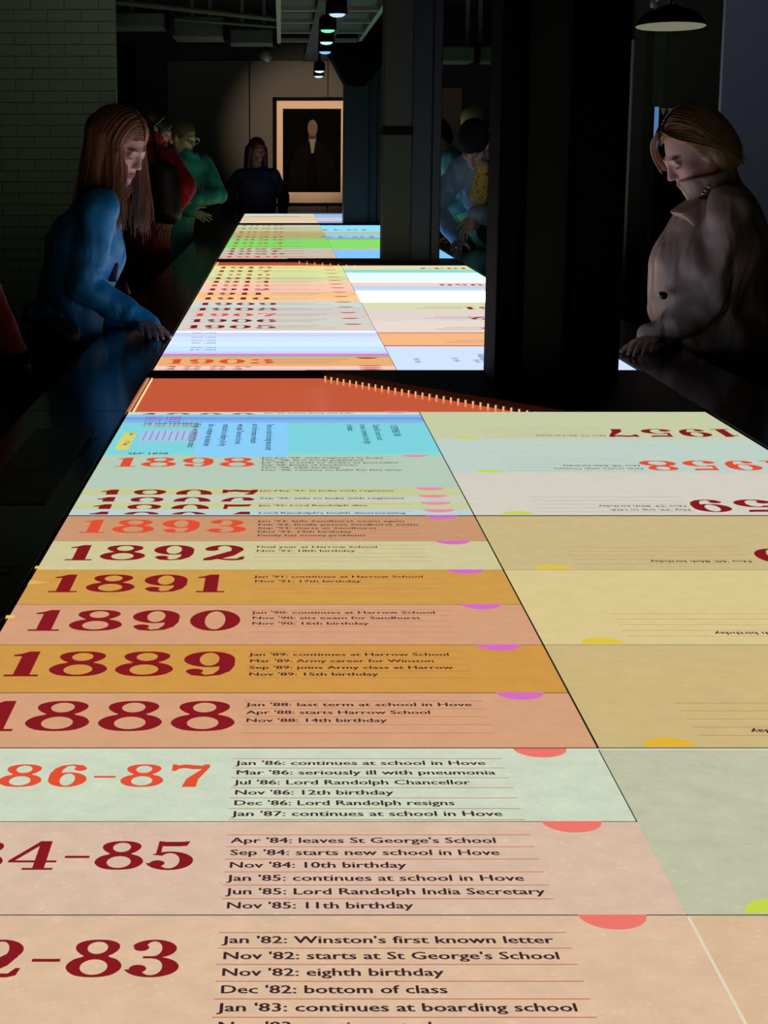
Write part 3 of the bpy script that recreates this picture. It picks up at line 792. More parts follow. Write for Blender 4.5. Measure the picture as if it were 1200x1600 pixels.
colsD(['MAY 1954'], PT(648, 565).x, YR(560), 0.03, 0.02, 0.014, INK_SL); colsD(['JUN 1954'], PT(710, 565).x, YR(559), 0.03, 0.02, 0.013, INK_SL)
colsD(['The visit to', 'Washington'], PT(768, 560).x, YR(553), 0.035, 0.024, 0.024, INK_SL); colsD(['by air'], PT(740, 562).x, YR(562), 0.03, 0.02, 0.014, INK_SL)

# ------------------------------------------------ third and fourth display
pE = panel(YE0, YE1)
def es(p, ya, yb_, c, right=False, k=1.0):
    return strip(p, YR(ya), YR(yb_), c, DIV if right else LX, RXE if right else DIV, k, 0.02, 0.001)
el = [(404, 399.5, (206, 184, 170)), (399.5, 395, (208, 190, 172)), (395, 391, (200, 190, 172)), (391, 387.5, (196, 200, 170)), (387.5, 383, (136, 214, 108)), (383, 378.5, (128, 222, 104)), (378.5, 373.5, (136, 216, 110)),
      (373.5, 369, (170, 178, 130)), (369, 365, (184, 172, 104)), (365, 361.5, (190, 178, 112)), (361.5, 356, (196, 196, 158)), (356, 351.5, (200, 204, 172))]
for i, (a, b, c) in enumerate(el):
    es(pE, a, b, c)
    hh = min(0.14, (YR(b) - YR(a)) * 0.5)
    year(pE, str(1919 + i), -0.345, YR(b) - hh * 0.35, hh, INK_RED if i % 4 else INK_OR)
    mb = MB(); mb.quad((-0.04, YR(b) - hh * .9, ZL), (0.15, YR(b) - hh * .9, ZL), (0.15, YR(b) - hh * .6, ZL), (-0.04, YR(b) - hh * .6, ZL)); sub(mb, 'text_block', TXT_FAINT, pE)
for (a, b, c) in [(404, 390.5, (130, 196, 255)), (390.5, 387.5, (190, 190, 160)), (387.5, 374, (132, 222, 104)), (374, 371.5, (150, 160, 150)), (371.5, 366, (140, 202, 244)), (366, 362, (190, 190, 150)), (362, 352, (142, 220, 250))]:
    es(pE, a, b, c, True, 1.05)
year(pE, '1942', 0.72, YR(371), 0.16, INK_SL, 180); year(pE, '1941', 0.72, YR(360), 0.16, INK_SL, 180)
pF = panel(YF0, YF1)
for (a, b, c) in [(348.3, 345, (226, 206, 196)), (345, 340, (232, 206, 150)), (340, 337.5, (214, 200, 170)), (337.5, 334, (214, 216, 212))]: es(pF, a, b, c)
for (a, b, c) in [(348.3, 345.5, (140, 178, 240)), (345.5, 340, (214, 204, 206)), (340, 334, (150, 190, 244))]: es(pF, a, b, c, True)
mb = MB(); mb.quad((-0.3, YR(338.6), ZL), (0.2, YR(338.6), ZL), (0.2, YR(337.9), ZL), (-0.3, YR(337.9), ZL)); sub(mb, 'text_block', TXT_FAINT, pF)

# ------------------------------------------------ lit orange wedges in the gaps, black cover plates
def wedge(y0, y1, xfar, xnear, nled, m, plab):
    ed = 0.012
    zb = TOP_Z - 0.022
    pts = [(LX, y0 + 0.004), (xnear, y0 + 0.004), (xfar, y1 - 0.012), (LX, y1 - 0.012)]
    o = MB().prism(pts, zb - 0.01, zb).build('light_wedge', m, table, TO)
    o['label'] = plab
    # lit channel along the outer edge and row of small lamps along the slant
    MB().box(LX - 0.002, LX + 0.0008, y0 + 0.01, y1 - 0.02, zb, zb + 0.003).build('edge_light', glow('led_white', (255, 190, 140), 1.6), o, TO)
    p0 = Vector((xnear, y0 + 0.004, 0)); p1 = Vector((xfar, y1 - 0.012, 0))
    d = (p1 - p0).normalized()
    # cover plate
    MB().prism([(xnear, y0 + 0.004), (RXE + 0.003, y0 + 0.004), (RXE + 0.003, y1 - 0.003), (xfar - 0.05, y1 - 0.003), (xfar, y1 - 0.012)], TOP_Z - 0.04, TOP_Z + 0.002).build('cover_plate', M_tbody, table, TO)
    for k in range(nled):
        c = p0.lerp(p1, (k + 0.5) / nled)
        MB().box(c.x - 0.003, c.x + 0.0015, c.y - 0.006, c.y - 0.003, zb, zb + 0.009).build('led', glow('led_warm', (255, 176, 112), 1.1), o, TO)
    return o
def perspex(name, col):
    m = mat(name, (70, 24, 14), 0.12, spec=0.5); p = m.node_tree.nodes['Principled BSDF']
    p.inputs['Emission Color'].default_value = rgb(col); p.inputs['Emission Strength'].default_value = 1.0
    return m
M_orange = perspex('wedge_orange', (196, 88, 58))
M_orange2 = perspex('wedge_orange_far', (172, 84, 58))
wedge(YC, YD0, PT(505, 586).x, PT(880, 641).x, 34, M_orange, 'glowing orange wedge with a row of small lamps')
wedge(YD1, YE0, PT(462, 405).x, PT(612, 414).x, 12, M_orange2, 'far glowing orange wedge')
MB().box(LX, RXE, YE1 + 0.003, YF0 - 0.003, TOP_Z - 0.04, TOP_Z - 0.004).build('cover_plate', M_tbody, table, TO)
# raised dark lip of the second display
MB().box(LX, RXE, YD0 - 0.012, YD0 - 0.002, TOP_Z - 0.04, TOP_Z + 0.001).build('display_lip', M_black, table, TO)

# ------------------------------------------------ touch strip on the left rim
M_plate = mat('touch_plate', (70, 68, 66), 0.3)
zr = TOP_Z + 0.002
pl = MB().box(-0.565, -0.43, YR(790), YR(672), zr, zr + 0.002).build('touch_plate', M_plate, table, TO, bevel=0.001)
MB().box(-0.535, -0.46, YR(740), YR(690), zr + 0.002, zr + 0.003).build('touch_pad', mat('touch_pad', (38, 24, 20), 0.3), pl, TO)
def rim_text(t, x, ytop, cap, cw, m, rot=-90, parent=table):
    mb = MB(); v, f, w = text_line(t, cap, charw=cw); place(mb, v, f, x, ytop, rot, zr + 0.0006)
    mb.build('rim_lettering', m, parent, TO)
M_rtxt = mat('rim_letter_blue', (88, 104, 150), 0.5)
rim_text('Touch the strip', -0.432, YR(685), 0.02, 0.017, M_rtxt)
rim_text('Touch the strip', -0.437, YR(895), 0.024, 0.021, M_rtxt)
rim_text('Touch the strip', -0.437, YR(1290), 0.024, 0.021, M_rtxt)
M_line = mat('rim_mark', (104, 98, 92), 0.5)
for yy in (888.5, 966):
    a = PT(60, yy)
    MB().box(-0.47, -0.40, a.y - 0.002, a.y + 0.002, zr, zr + 0.0006).build('rim_mark', M_line, table, TO)
    sub(MB().box(LX - 0.003, LX + 0.009, YR(yy - 1.5) - 0.005, YR(yy - 1.5) + 0.008, TOP_Z, TOP_Z + 0.0008), 'edge_marker', glow('marker_yellow', (236, 200, 92), 1.0, sample=False), pB)
mb = MB(); mb.add([(LX + 0.001, YR(914.5), ZL), (PT(77, 910.5).x, YR(910.5), ZL), (LX + 0.001, YR(906.5), ZL)], [(0, 1, 2)])
sub(mb, 'pointer', glow('pointer_gold', (216, 178, 96), 1.0, sample=False), pB)
tag(table, 'long black museum table with glowing screens showing a year-by-year timeline', 'table')

# ================================================================== people, carved from blended volumes
def surfnet(D, org, h):
    ins = D < 0
    c = np.zeros(tuple(n - 1 for n in D.shape), np.int8)
    for i in (0, 1):
        for j_ in (0, 1):
            for k in (0, 1):
                c += ins[i:D.shape[0]-1+i, j_:D.shape[1]-1+j_, k:D.shape[2]-1+k]
    act = (c > 0) & (c < 8)
    idx = np.full(act.shape, -1, np.int64)
    n = int(act.sum()); idx[act] = np.arange(n)
    cells = np.argwhere(act)
    acc = np.zeros((n, 3)); cnt = np.zeros(n)
    offs = [(a, b, cc) for a in (0, 1) for b in (0, 1) for cc in (0, 1)]
    for o1 in offs:
        for ax in range(3):
            if o1[ax]: continue
            o2 = list(o1); o2[ax] = 1
            p = cells + np.array(o1); q_ = cells + np.array(o2)
            v1 = D[p[:, 0], p[:, 1], p[:, 2]]; v2 = D[q_[:, 0], q_[:, 1], q_[:, 2]]
            m = (v1 < 0) != (v2 < 0)
            t = v1[m] / (v1[m] - v2[m])
            pos = p[m].astype(float); pos[:, ax] += t
            acc[m] += pos; cnt[m] += 1
    V = acc / cnt[:, None] * h + np.array(org)
    faces = []
    for ax in range(3):
        sl0 = [slice(None)] * 3; sl1 = [slice(None)] * 3
        sl0[ax] = slice(0, -1); sl1[ax] = slice(1, None)
        diff = ins[tuple(sl0)] != ins[tuple(sl1)]
        P = np.argwhere(diff)
        b, cc = (ax + 1) % 3, (ax + 2) % 3
        ok = (P[:, b] > 0) & (P[:, cc] > 0) & (P[:, b] < D.shape[b] - 1) & (P[:, cc] < D.shape[cc] - 1)
        P = P[ok]
        eb = np.zeros(3, int); eb[b] = 1; ec = np.zeros(3, int); ec[cc] = 1
        g = lambda Q: idx[Q[:, 0], Q[:, 1], Q[:, 2]]
        F = np.stack([g(P), g(P - eb), g(P - eb - ec), g(P - ec)], 1)
        flip = ins[P[:, 0], P[:, 1], P[:, 2]]
        F[~flip] = F[~flip][:, ::-1]
        faces.append(F)
    F = np.concatenate(faces)
    F = F[(F >= 0).all(1)]
    return V, F[:, ::-1]

def cap(a, b, ra, rb=None, k=0.02, ax=None, fac=1.0, wr=None, sub_=False):
    return dict(t='cap', a=np.array(a, float), b=np.array(b, float), ra=ra, rb=ra if rb is None else rb, k=k, ax=None if ax is None else np.array(ax, float), fac=fac, wr=wr, s=sub_)
def plane(c, n, k=0.004):
    n = np.array(n, float); return dict(t='pl', c=np.array(c, float), n=n/np.linalg.norm(n), k=k, s=True, wr=None)
def ellip(c, r, M=None, k=0.02, sub_=False):
    return dict(t='ell', c=np.array(c, float), r=np.array(r, float), M=np.eye(3) if M is None else np.array(M, float), k=k, s=sub_, wr=None)

def carve(prims, h, disp=None):
    lo = np.full(3, 1e9); hi = -lo
    bbs = []
    for p in prims:
        if p['t'] == 'pl':
            bbs.append((np.full(3, -99.), np.full(3, 99.))); continue
        if p['t'] == 'cap':
            r = max(p['ra'], p['rb']) * max(1.0, p['fac'])
            l = np.minimum(p['a'], p['b']) - r; u = np.maximum(p['a'], p['b']) + r
        else:
            r = p['r'].max(); l = p['c'] - r; u = p['c'] + r
        bbs.append((l, u))
        if not p['s']: lo = np.minimum(lo, l); hi = np.maximum(hi, u)
    lo -= 0.03; hi += 0.03
    n = np.ceil((hi - lo) / h).astype(int) + 1
    D = np.full(tuple(n), 0.08, np.float32)
    ax3 = [lo[i] + h * np.arange(n[i]) for i in range(3)]
    for p, (l, u) in zip(prims, bbs):
        m = p['k'] + 0.03
        i0 = np.clip(np.floor((l - m - lo) / h).astype(int), 0, n); i1 = np.clip(np.ceil((u + m - lo) / h).astype(int) + 1, 0, n)
        if (i1 <= i0).any(): continue
        s = tuple(slice(i0[i], i1[i]) for i in range(3))
        X_ = ax3[0][s[0]][:, None, None]; Y_ = ax3[1][s[1]][None, :, None]; Z_ = ax3[2][s[2]][None, None, :]
        if p['t'] == 'cap':
            a, b = p['a'], p['b']
            px_, py_, pz_ = X_ - a[0], Y_ - a[1], Z_ - a[2]
            ba = b - a
            if p['ax'] is not None:
                w = p['ax'] / np.linalg.norm(p['ax']); g = 1 / p['fac'] - 1
                dt = px_ * w[0] + py_ * w[1] + pz_ * w[2]
                px_, py_, pz_ = px_ + w[0]*g*dt, py_ + w[1]*g*dt, pz_ + w[2]*g*dt
                ba = ba + w * g * ba.dot(w)
            L2 = max(ba.dot(ba), 1e-9)
            t = np.clip((px_*ba[0] + py_*ba[1] + pz_*ba[2]) / L2, 0, 1)
            d = np.sqrt((px_-t*ba[0])**2 + (py_-t*ba[1])**2 + (pz_-t*ba[2])**2) - (p['ra'] + (p['rb'] - p['ra']) * t)
            if p['wr']:
                am, wl_, ph = p['wr']
                L = math.sqrt(L2)
                d = d + am * np.sin(2*math.pi*(t*L)/wl_ + ph + 2.2*np.sin(px_*19+ph) + 1.8*np.sin(pz_*23+py_*17+ph*2)) * (0.45 + 0.55*np.abs(2*t-1))
        elif p['t'] == 'pl':
            d = -((X_-p['c'][0])*p['n'][0] + (Y_-p['c'][1])*p['n'][1] + (Z_-p['c'][2])*p['n'][2])
        else:
            dx, dy, dz = X_ - p['c'][0], Y_ - p['c'][1], Z_ - p['c'][2]
            M = p['M']; r = p['r']
            a0 = (dx*M[0, 0] + dy*M[1, 0] + dz*M[2, 0]) / r[0]
            a1 = (dx*M[0, 1] + dy*M[1, 1] + dz*M[2, 1]) / r[1]
            a2 = (dx*M[0, 2] + dy*M[1, 2] + dz*M[2, 2]) / r[2]
            k0 = np.sqrt(a0*a0 + a1*a1 + a2*a2)
            k1 = np.sqrt((a0/r[0])**2 + (a1/r[1])**2 + (a2/r[2])**2) + 1e-9
            d = k0 * (k0 - 1) / k1
        old = D[s]; k = p['k']
        if p['s']:
            d = -d
            hh = np.clip(0.5 - 0.5*(d - old)/k, 0, 1)
            D[s] = d + (old - d)*hh + k*hh*(1-hh)
        else:
            hh = np.clip(0.5 + 0.5*(d - old)/k, 0, 1)
            D[s] = d + (old - d)*hh - k*hh*(1-hh)
    if disp:
        am, fr = disp
        X_ = ax3[0][:, None, None]; Y_ = ax3[1][None, :, None]; Z_ = ax3[2][None, None, :]
        D += (am * .55 * np.sin(fr*2.3*(X_*.6+Y_*.5+Z_*.35) + 2.1*np.sin(fr*.9*Z_) + 1.5*np.sin(fr*1.1*X_))).astype(np.float32)
        D += (am * (np.sin(fr*(X_*1.0+Z_*0.5) + 1.7*np.sin(fr*0.6*Y_)) * np.sin(fr*(Z_*0.8-Y_*0.7) + 1.3*np.sin(fr*0.7*X_)))).astype(np.float32)
    return surfnet(D, lo, h)

def carve_obj(name, prims, h, m, parent, origin, disp=None, colors=None):
    V, F = carve(prims, h, disp)
    V = V - np.array(origin)
    me = bpy.data.meshes.new(name)
    me.from_pydata(V.tolist(), [], F.tolist()); me.update()
    me.polygons.foreach_set('use_smooth', [True] * len(me.polygons))
    me.materials.append(m)
    if colors:
        at = me.color_attributes.new('tint', 'FLOAT_COLOR', 'POINT')
        C = colors(V + np.array(origin))
        at.data.foreach_set('color', C.astype(np.float32).ravel())
    ob = bpy.data.objects.new(name, me); COL.objects.link(ob)
    if parent: ob.parent = parent
    else: ob.location = origin
    return ob

def skin_mat():
    m = bpy.data.materials.new('skin'); m.use_nodes = True
    nt = m.node_tree; b = nt.nodes['Principled BSDF']
    at = nt.nodes.new('ShaderNodeAttribute'); at.attribute_name = 'tint'
    nt.links.new(at.outputs['Color'], b.inputs['Base Color'])
    b.inputs['Roughness'].default_value = 0.5
    b.inputs['Subsurface Weight'].default_value = 0.15
    b.inputs['Subsurface Radius'].default_value = (0.01, 0.004, 0.002)
    return m
M_skin = skin_mat()
def hair_mat(name, col, col2):
    m = mat(name, col, 0.4, spec=0.35)
    nt = m.node_tree; b = nt.nodes['Principled BSDF']
    tc = nt.nodes.new('ShaderNodeTexCoord'); mp = nt.nodes.new('ShaderNodeMapping'); mp.inputs['Scale'].default_value = (160, 160, 9)
    n = nt.nodes.new('ShaderNodeTexNoise'); n.inputs['Scale'].default_value = 1.0; n.inputs['Detail'].default_value = 3
    nt.links.new(tc.outputs['Object'], mp.inputs[0]); nt.links.new(mp.outputs[0], n.inputs['Vector'])
    mx = nt.nodes.new('ShaderNodeMix'); mx.data_type = 'RGBA'; mx.inputs[6].default_value = rgb(col); mx.inputs[7].default_value = rgb(col2)
    nt.links.new(n.outputs['Fac'], mx.inputs[0]); nt.links.new(mx.outputs[2], b.inputs['Base Color'])
    bp = nt.nodes.new('ShaderNodeBump'); bp.inputs['Strength'].default_value = 0.5; bp.inputs['Distance'].default_value = 0.004
    nt.links.new(n.outputs['Fac'], bp.inputs['Height']); nt.links.new(bp.outputs['Normal'], b.inputs['Normal'])
    return m

def head_frame(yaw, pitch, roll=0.0):
    """columns: forward, left, up of the head, pitch down positive, degrees"""
    y, p = R(yaw), R(pitch)
    f = np.array([math.cos(y)*math.cos(p), math.sin(y)*math.cos(p), -math.sin(p)])
    l = np.array([-math.sin(y), math.cos(y), 0.0])
    u = np.cross(f, l)
    if roll:
        r = R(roll); l, u = l*math.cos(r) + u*math.sin(r), -l*math.sin(r) + u*math.cos(r)
    return np.stack([f, l, u], 1)

def head_prims(c, M, s=1.0, fine=True, soft=True):
    c = np.array(c)
    P = lambda x, y, z: c + M @ (np.array([x, y, z]) * s)
    E = lambda x, y, z, a, b, d, k=0.02, sb=False: ellip(P(x, y, z), np.array([a, b, d]) * s, M, k*s, sb)
    out = [E(-.018, 0, .03, .097, .077, .088), E(.028, 0, -.03, .064, .058, .082, .03), E(-.03, 0, -.03, .07, .062, .06, .03)]
    for sg in (1, -1):
        out.append(cap(P(.0, sg*.05, -.062), P(.066, sg*.014, -.103), .02*s, .016*s, .02*s))
        out.append(E(.056, sg*.036, -.022, .026, .024, .022, .02))
    out.append(E(.076, 0, -.1, .02, .022, .018, .015))
    out.append(E(.072, 0, -.066, .022, .03, .026, .015))
    if fine:
        for sg in (1, -1):
            out.append(E(.096, sg*.031, .002, .018, .019, .0125, .012, True))
        out.append(cap(P(.084, -.034, .021), P(.084, .034, .021), .0075*s, k=.012*s))
        for sg in (1, -1):
            out.append(E(.077, sg*.031, -.001, .0135, .0145, .0125, .003))
            out.append(cap(P(.086, sg*.019, -.006), P(.083, sg*.042, -.008), .0042*s, k=.005*s))
            out.append(cap(P(.088, sg*.018, .008), P(.083, sg*.044, .006), .0045*s, k=.004*s))
            out.append(E(.097, sg*.0105, -.036, .009, .0065, .007, .006))
            out.append(E(-.004, sg*.074, -.008, .02, .009, .032, .006))
            out.append(E(.006, sg*.083, -.006, .012, .007, .02, .006, True))
        out.append(cap(P(.091, 0, .014), P(.111, 0, -.03), .0068*s, .0098*s, .012*s))
        out.append(cap(P(.09, -.019, -.066), P(.09, .019, -.066), .0048*s, k=.006*s)); out.append(cap(P(.096, -.009, -.064), P(.096, .009, -.064), .0055*s, k=.006*s))
        out.append(cap(P(.089, -.016, -.077), P(.089, .016, -.077), .0068*s, k=.006*s))
        out.append(cap(P(.106, -.02, -.0715), P(.106, .02, -.0715), .0035*s, k=.004*s, sub_=True))
    else:
        out.append(cap(P(.088, 0, .01), P(.114, 0, -.03), .01*s, .014*s, .012*s))
        for sg in (1, -1):
            out.append(E(.1, sg*.031, .0, .02, .02, .014, .014, True)); out.append(E(-.004, sg*.075, -.008, .02, .012, .032, .008))
        out.append(cap(P(.088, -.018, -.072), P(.088, .018, -.072), .011*s, k=.008*s))
        out.append(cap(P(.084, -.034, .021), P(.084, .034, .021), .011*s, k=.012*s))
    return out

def skin_colors(c, M, s, tone, lip, brow):
    t, l, b = (np.array(rgb(q_)) for q_ in (tone, lip, brow))
    def fn(V):
        q_ = ((V - np.array(c)) @ M) / s
        C = np.tile(t, (len(V), 1))
        x, y, z = q_[:, 0], np.abs(q_[:, 1]), q_[:, 2]
        lipm = (x > .078) & (y < .019) & (z < -.058) & (z > -.086) & (np.abs(z + .0715) < .0135 - .3*y*y/.024)
        C[lipm] = l
        lid = (x > .07) & (np.hypot(y - .031, (z + .001)*1.5) < .0125)      # lowered lids, looking down
        C[lid, :3] = C[lid, :3] * np.array([.9, .72, .7])
        lash = (x > .07) & (np.abs(y - .031) < .013) & (np.abs(z + .0065 - 14*(y - .031)**2) < .0026)
        C[lash] = (0.04, 0.028, 0.022, 1)
        br = (x > .06) & (y > .014) & (y < .048) & (np.abs(z - .0225 - .004*np.sin((y-.014)/.034*3.1)) < .0032)
        C[br] = b
        ck = np.exp(-(((y - .036)/.018)**2 + ((z + .03)/.02)**2)) * (x > .03) * 0.35
        C[:, :3] = C[:, :3]*(1 - ck[:, None]) + (C[:, :3]*np.array([1.05, .72, .68]))*ck[:, None]
        return C
    return fn

def hand_prims(w, d, n, side=1, s=1.0, curl=25.0, spread=3.0):
    """w wrist, d pointing direction, n back-of-hand normal, side +1 puts the thumb towards n x d"""
    w = np.array(w, float); d = np.array(d, float); d /= np.linalg.norm(d)
    n = np.array(n, float); n -= d*n.dot(d); n /= np.linalg.norm(n)
    t = np.cross(n, d) * side
    out = []
    kn = []
    for i, (o, ln) in enumerate(((.028, .088), (.010, .094), (-.009, .089), (-.027, .080))):
        k_ = w + d*ln*s + t*o*s
        out.append(cap(w + t*o*.5*s + d*.01*s, k_, .013*s, .0095*s, .012*s))
        kn.append(k_)
    for i, (ls, r) in enumerate((((.042, .025, .02), .0082), ((.046, .029, .022), .0085), ((.042, .027, .021), .008), ((.033, .02, .018), .0072))):
        p = kn[i]; ang = R(curl*0.5); sp = R((1.5 - i) * spread)
        for jn, l in enumerate(ls):
            dd = (d*math.cos(sp) + t*math.sin(sp))
            v = dd*math.cos(ang) - n*math.sin(ang)
            e = p + v*l*s
            out.append(cap(p, e, r*(1 - .1*jn)*s, r*(.92 - .1*jn)*s, .0035*s))
            p = e; ang += R(curl)
    p = w + t*.022*s + d*.02*s
    for l, a_, r in ((.042, 48, .0125), (.032, 32, .0098), (.026, 20, .0085)):
        v = d*math.cos(R(a_)) + t*math.sin(R(a_)) - n*.28
        v /= np.linalg.norm(v); e = p + v*l*s
        out.append(cap(p, e, r*s, r*.88*s, .006*s)); p = e
    return out

def ik(a, b, l1, l2, pole):
    a, b, pole = (np.array(q_, float) for q_ in (a, b, pole))
    v = b - a; L = np.linalg.norm(v)
    if L > (l1 + l2) * .995:
        sc = L / ((l1 + l2) * .995); l1 *= sc; l2 *= sc
    v /= L
    x = (l1*l1 - l2*l2 + L*L) / (2*L); hgt = math.sqrt(max(l1*l1 - x*x, 1e-6))
    p = pole - v*pole.dot(v); p /= np.linalg.norm(p)
    return a + v*x + p*hgt

def strands(paths, r0, r1, name, m, parent, origin, n=3):
    mb = MB()
    for pth in paths:
        k = len(pth)
        mb.tube(pth, [r0 + (r1 - r0)*i/(k-1) for i in range(k)], n, False)
    return mb.build(name, m, parent, origin, smooth=True)

class Fig: pass
def figure(label, base, yaw, H=1.68, lean=12, head=None, head_yaw=None, head_pitch=30, head_roll=0, hands=None, poles=None, neck=None, pelvis=None,
           bulk=1.0, h_body=0.009, h_cloth=0.011, fine=False, tone=(214, 168, 150), lip=(176, 92, 92), brow=(70, 50, 40),
           top='jacket', top_mat=None, top_disp=(0.004, 26), hem=0.72, leg_mat=None, curl=25, hscale=1.0, sh_w=0.17, cuffs=True, hand_n=None, group=None, collar=True, sleeve=1.0, shoulders=None, hand_dir=None, extra_top=()):
    g = Fig(); u = H / 1.7
    bx, by = base
    f = np.array([math.cos(R(yaw)), math.sin(R(yaw)), 0]); l = np.array([-f[1], f[0], 0]); up = np.array([0, 0, 1.0])
    s_ = up*math.cos(R(lean)) + f*math.sin(R(lean))
    P = np.array([bx, by, .93*u]) if pelvis is None else np.array(pelvis, float)
    NK = P + s_*.50*u if neck is None else np.array(neck, float)
    s_ = (NK - P) / np.linalg.norm(NK - P); ln = np.linalg.norm(NK - P)
    CH_ = P + s_*ln*.62 - f*.0
    hd = NK + (s_*.6 + up*.4)*.17*u + f*.03 if head is None else np.array(head, float)
    M = head_frame(yaw if head_yaw is None else head_yaw, head_pitch, head_roll)
    SH = [NK - s_*.065*u + l*sg*sh_w*u for sg in (1, -1)] if shoulders is None else [np.array(q_, float) for q_ in shoulders]
    HIP = [P + l*sg*.085*u - up*.04 for sg in (1, -1)]
    KN = [np.array([bx, by, .5*u]) + l*sg*.095*u + f*.02 for sg in (1, -1)]
    AN = [np.array([bx, by, .085*u]) + l*sg*.1*u - f*.03 for sg in (1, -1)]
    WR = []; EL = []
    for i, sg in enumerate((1, -1)):
        if hands and hands[i] is not None: w = np.array(hands[i], float)
        else: w = SH[i] - up*.53*u + l*sg*.05 + f*.06
        pl = np.array(poles[i], float) if poles and poles[i] is not None else (-f*.6 - up*.7 + l*sg*.5)
        e = ik(SH[i], w, .285*u, .25*u, pl)
        WR.append(w); EL.append(e)
    HD = []
    for i in (0, 1):
        d = WR[i] - EL[i]; d /= np.linalg.norm(d)
        if hand_dir and hand_dir[i] is not None: d = np.array(hand_dir[i], float); d /= np.linalg.norm(d)
        HD.append(d)
    b = [cap(P - up*.02, CH_, .105*u, .115*u, .05, l, 1.3), cap(CH_, NK - s_*.05*u, .11*u, .06*u, .05, l, 1.35), cap(SH[0], SH[1], .05*u, k=.04),
         cap(NK - s_*.04, hd + M @ np.array([-.02, 0, -.05])*u, .056*u, .05*u, .03)]
    hs = u*hscale
    b += head_prims(hd, M, hs, fine)
    for i, sg in enumerate((1, -1)):
        b += [cap(SH[i], EL[i], .045*u, .036*u, .02), cap(EL[i], WR[i], .036*u, .024*u, .015),
              cap(HIP[i], KN[i], .08*u, .052*u, .04), cap(KN[i], AN[i], .052*u, .034*u, .02), cap(AN[i], AN[i] + f*.13*u - up*.05*u, .036*u, .03*u, .02)]
        nn = np.array(hand_n[i], float) if hand_n and hand_n[i] is not None else (up + f*.2)
        if abs(nn.dot(HD[i])) > .95*np.linalg.norm(nn): nn = f
        b += hand_prims(WR[i], HD[i], nn, -sg, u*1.0, curl)
    org = (bx, by, 0.0)
    g.body = carve_obj('person', b, h_body, M_skin, None, org, colors=skin_colors(hd, M, hs, tone, lip, brow))
    tag(g.body, label, 'person', group)
    B = bulk
    # upper garment
    c = [cap(P - s_*.02, CH_, .122*u*B, .132*u*B, .05, l, 1.3), cap(CH_, NK - s_*.06*u, .128*u*B, .075*u*B, .05, l, 1.4), cap(SH[0] - up*.012, SH[1] - up*.012, .062*u*B, k=.05)] + list(extra_top)
    if hem < .9:
        c.append(cap(P - s_*.02, np.array([P[0]*.55+bx*.45, P[1]*.55+by*.45, hem*u]), .125*u*B, .135*u*B, .05, l, 1.3))
    for i in (0, 1):
        wr_ = WR[i] - HD[i]*0 - (WR[i] - EL[i])*.02
        we = EL[i] + (wr_ - EL[i])*sleeve
        c += [cap(SH[i], EL[i], .064*u*B, .056*u*B, .014, wr=(.002, .085, i*1.3)), cap(EL[i], we, .057*u*B, .044*u*B, .008, wr=(.0022, .07, 2+i))]
    if collar:
        c.append(cap(NK - s_*.045*u + f*.005, NK + s_*.02*u + f*.012, .072*u, .074*u, .02)); c.append(cap(NK + s_*.03*u + f*.012, NK + s_*.12*u + f*.03, .058*u, .066*u, .004, sub_=True))
    g.top = carve_obj(top, c, h_cloth, top_mat, g.body, org, top_disp)
    # trousers and shoes
    t = []
    for i in (0, 1):
        t += [cap(HIP[i], KN[i], .095*u, .07*u, .04), cap(KN[i], AN[i] - up*.02, .07*u, .062*u, .03, wr=(.004, .09, i))]
    t.append(cap(P - up*.02 + l*.04, P - up*.02 - l*.04, .112*u, k=.04))
    carve_obj('trousers', t, max(.013, h_cloth), leg_mat or mat('trousers_dark', (22, 23, 28), 0.8), g.body, org, (0.003, 30))
    for i in (0, 1):
        a = AN[i]
        z = .045
        sh = [cap((a[0]-f[0]*.05, a[1]-f[1]*.05, z), (a[0]+f[0]*.16, a[1]+f[1]*.16, z-.005), .043, .038, .02), cap((a[0], a[1], .1), (a[0], a[1], z), .042, .043, .02)]
        carve_obj('shoe', sh, .012, mat('shoe_black', (15, 14, 14), 0.4), g.body, org)
    g.__dict__.update(P=P, NK=NK, CH=CH_, hd=hd, M=M, SH=SH, EL=EL, WR=WR, f=f, l=l, up=up, s=s_, u=u, org=org, hs=hs)
    return g

def hair_short(g, m, extra=(), vol=0.012, face=(.1, .066, .095), face_c=(.092, 0, -.045), h=0.009, nape=True):
    c, M, s = g.hd, g.M, g.hs
    P = lambda x, y, z: c + M @ (np.array([x, y, z]) * s)
    pr = [ellip(P(-.02, 0, .034), np.array([.099+vol, .08+vol, .09+vol])*s, M, .02)]
    if nape: pr.append(ellip(P(-.06, 0, -.02), np.array([.06, .068, .075])*s, M, .03))
    pr += list(extra)
    pr.append(ellip(P(*face_c), np.array(face)*s, M, .012, True))
    for sg in (1, -1): pr.append(ellip(P(.0, sg*.085, -.012), np.array([.02, .02, .03])*s, M, .008, True))
    return carve_obj('hair', pr, h, m, g.body, g.org)

